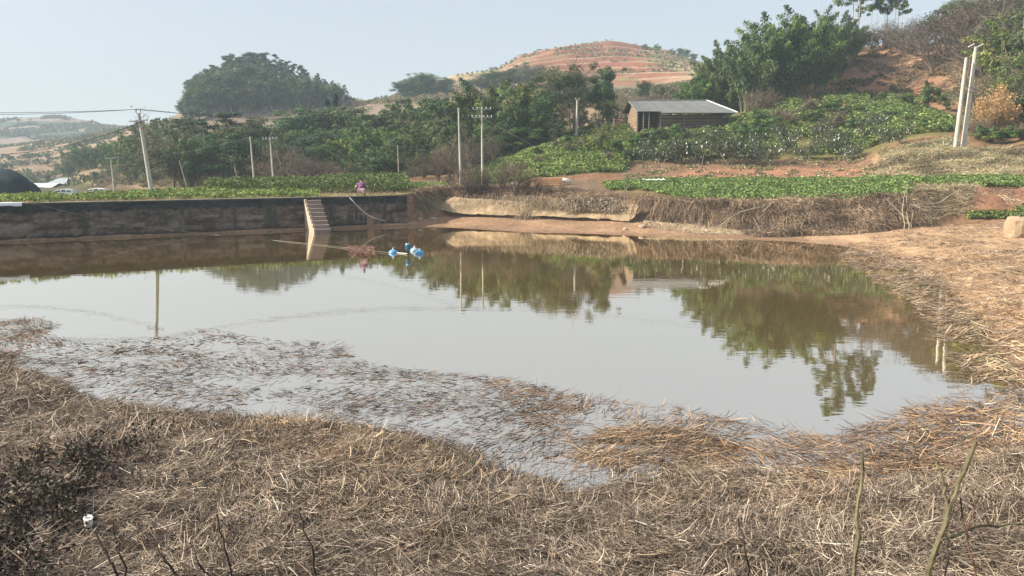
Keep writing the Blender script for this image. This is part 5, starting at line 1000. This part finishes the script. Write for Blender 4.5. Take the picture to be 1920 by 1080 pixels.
# ropes: mooring rope over the water, hose down the wall
c0 = at(50, 383, 47.2); a = wp(1.6, -.05); P0 = np.array([a[0], a[1], WTOP+.02]); P1 = atz(400, 440, .03); P2 = atz(560, 455, .03); P3 = atz(733, 474, .05)
def poly_rope(pts, r, name, label, cat, col, mt=None, smooth=10):
    pts = np.array(pts, float); t = np.arange(len(pts)); u = np.linspace(0, len(pts)-1, (len(pts)-1)*smooth+1); Q = []
    P = np.vstack([2*pts[0]-pts[1], pts, 2*pts[-1]-pts[-2]])
    for x in u:
        i = min(int(x), len(pts)-2); f = x-i; a, b, c, d = P[i], P[i+1], P[i+2], P[i+3]; Q.append(.5*((2*b)+(-a+c)*f+(2*a-5*b+4*c-d)*f*f+(-a+3*b-3*c+d)*f**3))
    Q = np.array(Q); o0 = Q[0].copy(); mb = MB(); tube(mb, Q-o0, r, 6, col); o = mb.build(name, mt or M_rope); o.location = [float(v) for v in o0]; return tag(o, label, cat)
poly_rope([P0, P0*.55+P1*.45+np.array([0, 0, -.3]), P1, P2, P3], .0075, "mooring_rope", "thin pale rope running from the wall top across the water to the aerator", "rope", (.3, .26, .2))
hs = wp(21.6, -.06); h0 = at(650, 366, 56.3); pts = [(h0[0], h0[1], WTOP+.05)]
for px, py, D in ((660, 375, 56.0), (672, 388, 56.0), (690, 403, 56.0), (705, 410, 56.0), (722, 414, 56.2)): pts.append(at(px, py, D-.1))
poly_rope(pts, .04, "water_hose", "pale hose hanging down the wall right of the steps", "hose", (.5, .45, .38))
stub = at(688, 395, 56.2)
mb = MB(); box(mb, (0, 0, 0), (.5, .35, .8), (.32, .2, .14)); o = mb.build("earth_buttress", M_conc); o.location = (at(694, 412, 56.2)[0], 56.35, .5); tag(o, "small brown block at the wall foot under the hose", "block")

# ---------------------------------------------------------------- stooping person
def skin(name, joints, bones, mt, parent, lv=2, root=0):
    me = bpy.data.meshes.new(name); me.from_pydata([j[0] for j in joints], bones, []); me.update(); o = bpy.data.objects.new(name, me); SC.collection.objects.link(o)
    o.modifiers.new("skin", 'SKIN'); 
    if not me.skin_vertices:
        bpy.context.view_layer.objects.active = o; bpy.ops.mesh.customdata_skin_add() if False else None
    sv = me.skin_vertices[0].data if me.skin_vertices else None
    if sv:
        for k, j in enumerate(joints): r_ = j[1]; sv[k].radius = (r_, r_) if np.isscalar(r_) else r_; sv[k].use_root = (k == root)
    s = o.modifiers.new("sub", 'SUBSURF'); s.levels = s.render_levels = lv; me.materials.append(mt); o.parent = parent
    return o
def person():
    X, _, _ = at(676, 350, 57.7); z = WTOP-.02; root = empty("person", (X, 57.7, z), 0); tag(root, "stooping person in a purple top and pink trousers behind the wall", "person")
    M = lambda n, c: mat(n, c, .8, .12, 8)
    sk = M("skin_tone", (.42, .26, .18)); pur = M("purple_cloth", (.20, .08, .19)); pink = M("pink_cloth", (.58, .36, .40)); hair_m = M("dark_hair", (.015, .012, .012)); wh = M("white_sleeve", (.62, .6, .6)); shoe = M("dark_shoes", (.05, .05, .06))
    # body: deeply squatting, back to the camera, leaning forward, arms reaching out to both sides
    J = [((0, 0, .36), .13), ((0, .12, .56), .12), ((0, .24, .76), .13), ((0, .30, .87), .05), ((0, .33, .93), .075), ((0, .36, 1.03), .085), ((0, .36, 1.10), .05),
         ((-.17, .26, .80), .05), ((-.34, .30, .66), .04), ((-.44, .42, .52), .03), ((-.47, .47, .47), .028), ((.17, .26, .80), .05), ((.34, .30, .66), .04), ((.42, .42, .50), .03), ((.45, .47, .45), .028),
         ((-.12, .04, .34), .09), ((-.22, .34, .46), .065), ((-.2, .2, .10), .045), ((-.21, .26, .04), .04), ((-.21, .38, .03), .03), ((.12, .04, .34), .09), ((.22, .34, .46), .065), ((.2, .2, .10), .045), ((.21, .26, .04), .04), ((.21, .38, .03), .03)]
    B = [(0, 1), (1, 2), (2, 3), (3, 4), (4, 5), (5, 6), (2, 7), (7, 8), (8, 9), (9, 10), (2, 11), (11, 12), (12, 13), (13, 14), (0, 15), (15, 16), (16, 17), (17, 18), (18, 19), (0, 20), (20, 21), (21, 22), (22, 23), (23, 24)]
    for s, w_ in ((-1, 10), (1, 14)):                      # five fingers on each hand
        p = np.array(J[w_][0])
        for q in range(5):
            b_ = len(J); d = np.array([s*(-.02+.015*q), .05+.01*(2-abs(q-2)), -.05]); th = q == 0
            J.append((tuple(p+np.array([s*.012*(q-2), .01, -.02])), .010)); J.append((tuple(p+np.array([s*.016*(q-2), .01, -.02])+d*(.5 if th else .7)), .009)); J.append((tuple(p+np.array([s*.016*(q-2), .01, -.025])+d*(.8 if th else 1.2)+np.array([0, -.01, -.02])), .008)); B += [(w_, b_), (b_, b_+1), (b_+1, b_+2)]
    skin("body", J, B, sk, root, 2)
    skin("purple_top", [((0, .02, .42), .165), ((0, .12, .56), .155), ((0, .23, .75), .155), ((0, .28, .84), .08), ((-.17, .26, .80), .075), ((-.30, .29, .69), .06), ((.17, .26, .80), .075), ((.30, .29, .69), .06)], [(0, 1), (1, 2), (2, 3), (2, 4), (4, 5), (2, 6), (6, 7)], pur, root)
    for s in (-1, 1): skin("white_sleeve", [((s*.30, .29, .69), .056), ((s*.36, .32, .63), .054), ((s*.42, .40, .54), .044)], [(0, 1), (1, 2)], wh, root)
    skin("pink_trousers", [((0, -.02, .34), .165), ((-.12, .04, .34), .125), ((-.22, .34, .46), .088), ((-.2, .2, .12), .065), ((.12, .04, .34), .125), ((.22, .34, .46), .088), ((.2, .2, .12), .065)], [(0, 1), (1, 2), (2, 3), (0, 4), (4, 5), (5, 6)], pink, root)
    for s in (-1, 1): skin("shoe", [((s*.21, .2, .05), .05), ((s*.21, .30, .045), .05), ((s*.21, .42, .035), .04)], [(0, 1), (1, 2)], shoe, root)
    skin("hair", [((0, .29, .98), .05), ((0, .31, 1.05), .092), ((0, .35, 1.11), .085), ((0, .41, 1.12), .05)], [(0, 1), (1, 2), (2, 3)], hair_m, root)
    mb = MB(); tube(mb, [(0, .44, 1.03), (0, .475, 1.01), (0, .45, .995)], [.012, .014, .01], 6, (.42, .26, .18)); mb.build("nose", M_attr, root)
    for s in (-1, 1): mb = MB(); tube(mb, [(s*.03, .435, 1.05), (s*.03, .447, 1.05)], .011, 8, (.02, .02, .02)); mb.build("eye", M_attr, root); mb = MB(); tube(mb, [(s*.083, .36, 1.05), (s*.098, .355, 1.04), (s*.086, .36, 1.0)], [.01, .02, .008], 6, (.42, .26, .18)); mb.build("ear", M_attr, root)
    mb = MB(); tube(mb, [(-.025, .438, .98), (.025, .438, .98)], .006, 5, (.3, .12, .1)); mb.build("mouth", M_attr, root)
    root.scale = (1.15, 1.15, 1.15)
person()

# ---------------------------------------------------------------- saplings and sticks on the far bank
for i, (px, D, yt, k, w_) in enumerate([(866, 63, 300, "twigA", .9), (885, 63, 315, "twigB", .9), (905, 63.5, 305, "twigB", .8), (922, 63, 312, "twigA", .9), (942, 63, 290, "twigB", .8), (960, 62, 300, "twigA", 1.1), (985, 62, 308, "twigB", .8), (1010, 61.5, 330, "twigA", .9), (1030, 61, 335, "twigB", .8), (1052, 60.5, 340, "twigA", .9), (845, 64, 322, "twigA", .9)]):
    plant(k, px, D, yt, ["first", "third", "fourth", "fifth", "sixth", "seventh", "eighth", "ninth", "tenth", "eleventh", "second"][i]+" leafless sapling from the left along the bank above the slab", "leafless saplings above the slab", w_*1.15, name="sapling", cat="sapling")
def branchy(px, D, pts, r, col, label, name="dead_branch"):
    X, Y, _ = at(px, 400, D); z = float(H([X], [Y])[0]); mb = MB()
    for p in pts:
        Q = np.array([at(a, b, D+dd) for a, b, dd in p])-np.array([X, Y, z]); t = np.linspace(0, 1, 9); q = np.stack([np.interp(t*(len(Q)-1), range(len(Q)), Q[:, i]) for i in range(3)], 1); q[1:-1] += np.random.default_rng(len(p)).normal(size=(7, 3))*.02; tube(mb, q, np.linspace(r, r*.4, 9), 5, col)
    o = mb.build(name, M_bark); o.location = (X, Y, z); tag(o, label, "branch")
branchy(1140, 54.6, [[(1120, 414, -.3), (1165, 372, .5)], [(1135, 408, -.3), (1172, 372, .5)], [(1150, 400, 0), (1150, 375, .3)]], .03, (.34, .27, .2), "crossed grey sticks leaning on the slab's right half")
branchy(1300, 51, [[(1345, 425, -1), (1385, 398, 0), (1452, 378, .6)], [(1385, 398, 0), (1440, 385, .6)], [(1452, 378, .6), (1430, 396, 0)]], .035, (.42, .35, .27), "pale forked stick slanting on the vines at the bank's middle")
branchy(1700, 50, [[(1695, 432, -.8), (1692, 380, 0), (1702, 345, .4)], [(1704, 430, -.8), (1700, 390, 0), (1700, 352, .4)], [(1700, 410, -.4), (1660, 372, .4)], [(1708, 428, -.6), (1712, 395, 0)]], .03, (.42, .37, .26), "upright pale bamboo canes standing at the right of the vines", "bamboo_canes")
branchy(1760, 50.5, [[(1708, 384, 0), (1760, 380, .3), (1800, 372, .5)], [(1710, 386, 0), (1765, 388, .2), (1830, 376, .4)], [(1712, 388, 0), (1750, 394, 0), (1800, 386, .3)], [(1705, 383, 0), (1740, 396, -.3)], [(1760, 380, .3), (1790, 360, .6), (1812, 352, .8)]], .026, (.42, .37, .27), "fallen pale branch lying across the right end of the bank")
branchy(1820, 48, [[(1790, 446, -2), (1850, 428, -.6), (1912, 404, .6)], [(1800, 442, -2), (1870, 418, -.6)]], .03, (.5, .43, .34), "two pale canes lying towards the tan concrete block", "bamboo_canes")
branchy(1400, 49.5, [[(1420, 445, -.8), (1450, 420, -.3), (1490, 400, .2)], [(1430, 440, -.8), (1412, 408, 0)], [(1460, 446, -1), (1520, 428, -.6), (1580, 420, 0)], [(1440, 448, -1), (1500, 440, -.8)], [(1540, 446, -1), (1530, 420, -.2)]], .03, (.3, .24, .19), "tangle of dark dead branches at the waterline below the vines")
def rocks():
    def rock(px, py, D, s, col, label, seed, cat="stone", name="stone", group=None, sq=(1, .8, .7)):
        X, Y, z = at(px, py, D); z = float(H([X], [Y])[0]); bm = MB(); n, k = 14, 9; V = []
        for j in range(k+1):
            f = -math.pi/2+math.pi*j/k
            for i in range(n):
                th = i*2*math.pi/n; d = np.array([math.cos(f)*math.cos(th), math.cos(f)*math.sin(th), math.sin(f)]); d = np.sign(d)*np.abs(d)**.65; V.append(d*np.array(sq)*s*(1+.22*fbm(th*1.3+seed, f*2, 3, seed)))
        i, j = np.meshgrid(np.arange(k), np.arange(n), indexing='ij'); bm.add(V, np.stack([i*n+j, i*n+(j+1) % n, (i+1)*n+(j+1) % n, (i+1)*n+j], -1).reshape(-1, 4), col); o = bm.build(name, M_conc); o.location = (X, Y, z+s*sq[2]*.6); o.rotation_euler.z = seed; tag(o, label, cat, group)
    rock(1915, 430, 42.5, .85, (.36, .27, .18), "big tan broken concrete block at the right edge", 3, "block", "concrete_block", None, (1, .8, .85))
    for i, (px, py, D, s, lab) in enumerate(((787, 410, 59.5, .28, "pale broken stone at the foot of the wall's end"), (812, 409, 60, .25, "flat stone right of the pale broken stone"), (1205, 430, 52.8, .3, "light stone on the mud just right of the slab"), (1172, 437, 52.3, .2, "small light stone at the waterline under the slab's end"), (1325, 437, 50.5, .22, "whitish stone on the mud below the vines"))): rock(px, py, D, s, (.48, .38, .3), lab, 5+i, sq=(1, .7, .45), group="stones on the mud shore")
rocks()

# ---------------------------------------------------------------- near bank: stems, bushes, cup
def twig(pts, D0, r0, col, label, side=(), name="dry_weed", group="dark stems in the foreground", cat="stem"):
    """pts on the picture, first one lowest; the stem grows from the near bank"""
    Q = np.array([at(a, b, D0+dd) for a, b, dd in pts]); base = Q[0].copy(); zg = float(H([base[0]], [base[1]])[0]); 
    if base[2] > zg: Q = np.vstack([[base[0]-(Q[1][0]-base[0])*.3, base[1], zg-.05], Q])
    base = Q[0].copy(); mb = MB(); r = np.random.default_rng(int(pts[0][0]))
    def line(Q, r0, r1):
        t = np.linspace(0, 1, 12); k = len(Q); q = np.stack([np.interp(t*(k-1), range(k), Q[:, i]) for i in range(3)], 1); q[1:-1] += r.normal(size=(10, 3))*.006
        rr = np.linspace(r0, r1, 12); rr[2::4] *= 1.25; tube(mb, q-base, rr, 7, np.array(col)*(1+.2*r.normal(size=(12, 1))))
    line(Q, r0, r0*.55)
    for s in side: line(np.array([at(a, b, D0+dd) for a, b, dd in s]), r0*.45, r0*.25)
    o = mb.build(name, M_bark); o.location = [float(v) for v in base]; tag(o, label, cat, group)
DK = (.045, .035, .03); GN = (.16, .14, .085)
twig([(1740, 1085, 0), (1778, 960, .05), (1800, 900, .1), (1830, 828, .1)], 3.4, .017, GN, "thickest stem, slanting up at the lower right corner", [[(1778, 955, .05), (1765, 880, .1), (1752, 850, .15)], [(1765, 1012, 0), (1840, 985, .1), (1960, 975, .2)]], "cut_stem", None)
twig([(1604, 1085, 0), (1608, 960, 0), (1616, 845, .05)], 3.5, .012, GN, "straight greenish cut stem left of the thickest one", (), "cut_stem", None)
twig([(1832, 1085, 0), (1812, 1000, .1), (1800, 930, .2)], 3.3, .006, (.12, .07, .05), "thin reddish stem right of the thickest one", [[(1812, 1000, .1), (1835, 935, .2), (1850, 925, .25)]])
twig([(1405, 1085, 0), (1398, 1030, 0), (1384, 972, .1)], 3.3, .006, DK, "short dark stem just left of the greenish cut stem")
twig([(592, 1085, 0), (582, 1020, 0), (560, 958, .1)], 3.4, .006, DK, "long dark stem near the bottom, right of the forked ones")
twig([(432, 1085, 0), (420, 1020, .05), (408, 965, .1)], 3.4, .006, DK, "dark forked stem at the bottom left of centre", [[(422, 1010, .05), (450, 1050, 0)], [(415, 975, .1), (440, 1005, .05), (448, 1020, .0)]])
twig([(238, 1085, 0), (222, 1030, 0), (212, 975, .1)], 3.3, .005, DK, "short dark stem right of the white cup")
twig([(225, 1085, 0), (205, 1045, 0), (180, 1000, .1)], 3.2, .007, DK, "slanting dark stem beside the white cup")
twig([(345, 1095, 0), (300, 1045, 0), (278, 1015, .1)], 3.3, .006, DK, "left one of two slanting dark stems at the bottom left", [[(310, 1055, 0), (290, 1010, .1)]])
twig([(395, 1085, 0), (372, 1050, 0), (358, 1020, .1)], 3.3, .005, DK, "right one of two slanting dark stems at the bottom left")
twig([(1770, 1085, 0), (1778, 1030, .1), (1772, 1000, .15)], 3.2, .006, DK, "short dark stem right under the thickest one")
twig([(530, 1085, 0), (515, 1055, 0), (500, 1035, .1)], 3.3, .004, DK, "shortest dark stem at the bottom")
def cup():
    p = atz(168, 1003, .45); root = empty("foam_cup", (p[0], p[1], float(H([p[0]], [p[1]])[0])+.16)); tag(root, "crumpled white cup lying on the reeds at the lower left", "cup"); root.rotation_euler = (.35, .1, .3)
    mb = MB(); t = np.linspace(0, 1, 8); tube(mb, np.c_[np.zeros((8, 2)), .17*t], .035+.014*t+.003*np.sin(t*20), 16, (.78, .78, .75)); mb.build("cup_wall", M_attr, root, smooth=True)
    mb = MB(); tube(mb, [(0, 0, .168), (0, 0, .178)], .052, 16, (.7, .7, .68)); mb.build("rim", M_attr, root)
    mb = MB(); tube(mb, [(0, 0, .03), (0, 0, .06)], [.0385, .0405], 16, (.12, .22, .14)); mb.build("printed_band", M_attr, root)
cup()
# bramble in the lower left corner, its shade painted into near-black leaf colours
def bramble():
    r = np.random.default_rng(9); root = empty("bramble_bush", at(-40, 1000, 5.6)); root.location.z = float(H([root.location.x], [5.6])[0]); o = np.array(root.location); tag(root, "leafy bramble with shade painted into its leaves, filling the lower left corner", "bush"); T = MB(); Cn = MB(); P = []
    for k in range(260):
        b0 = np.array([r.uniform(-2.2, -.62)*.95, r.uniform(-1, 5.6), 0]); b0[0] -= .16*b0[1]; b0[2] = float(H([o[0]+b0[0]], [o[1]+b0[1]])[0])-o[2]; d = unit(1, r)[0]; d[2] = abs(d[2])+.7; d /= np.linalg.norm(d); L_ = r.uniform(.35, .95); t = np.linspace(0, 1, 7)[:, None]; q = b0+d*L_*t+np.array([0, 0, -.5])*L_*t*t+np.array(unit(1, r)[0])*.25*t*t; tube(T, q, np.linspace(.006, .002, 7), 4, DK, cap=False); P.append(q[r.integers(1, 7, 46)]+r.normal(size=(46, 3))*.06)
    P = np.concatenate(P); cards(Cn, P, .055*r.uniform(.5, 1.4, len(P)), .65, None, pick([(.035, .028, .022), (.05, .045, .03), (.06, .03, .03), (.03, .035, .02)], len(P), r), r); T.build("stem_tangle", M_bark, root); Cn.build("foliage", M_leaf, root)
bramble()
haze()
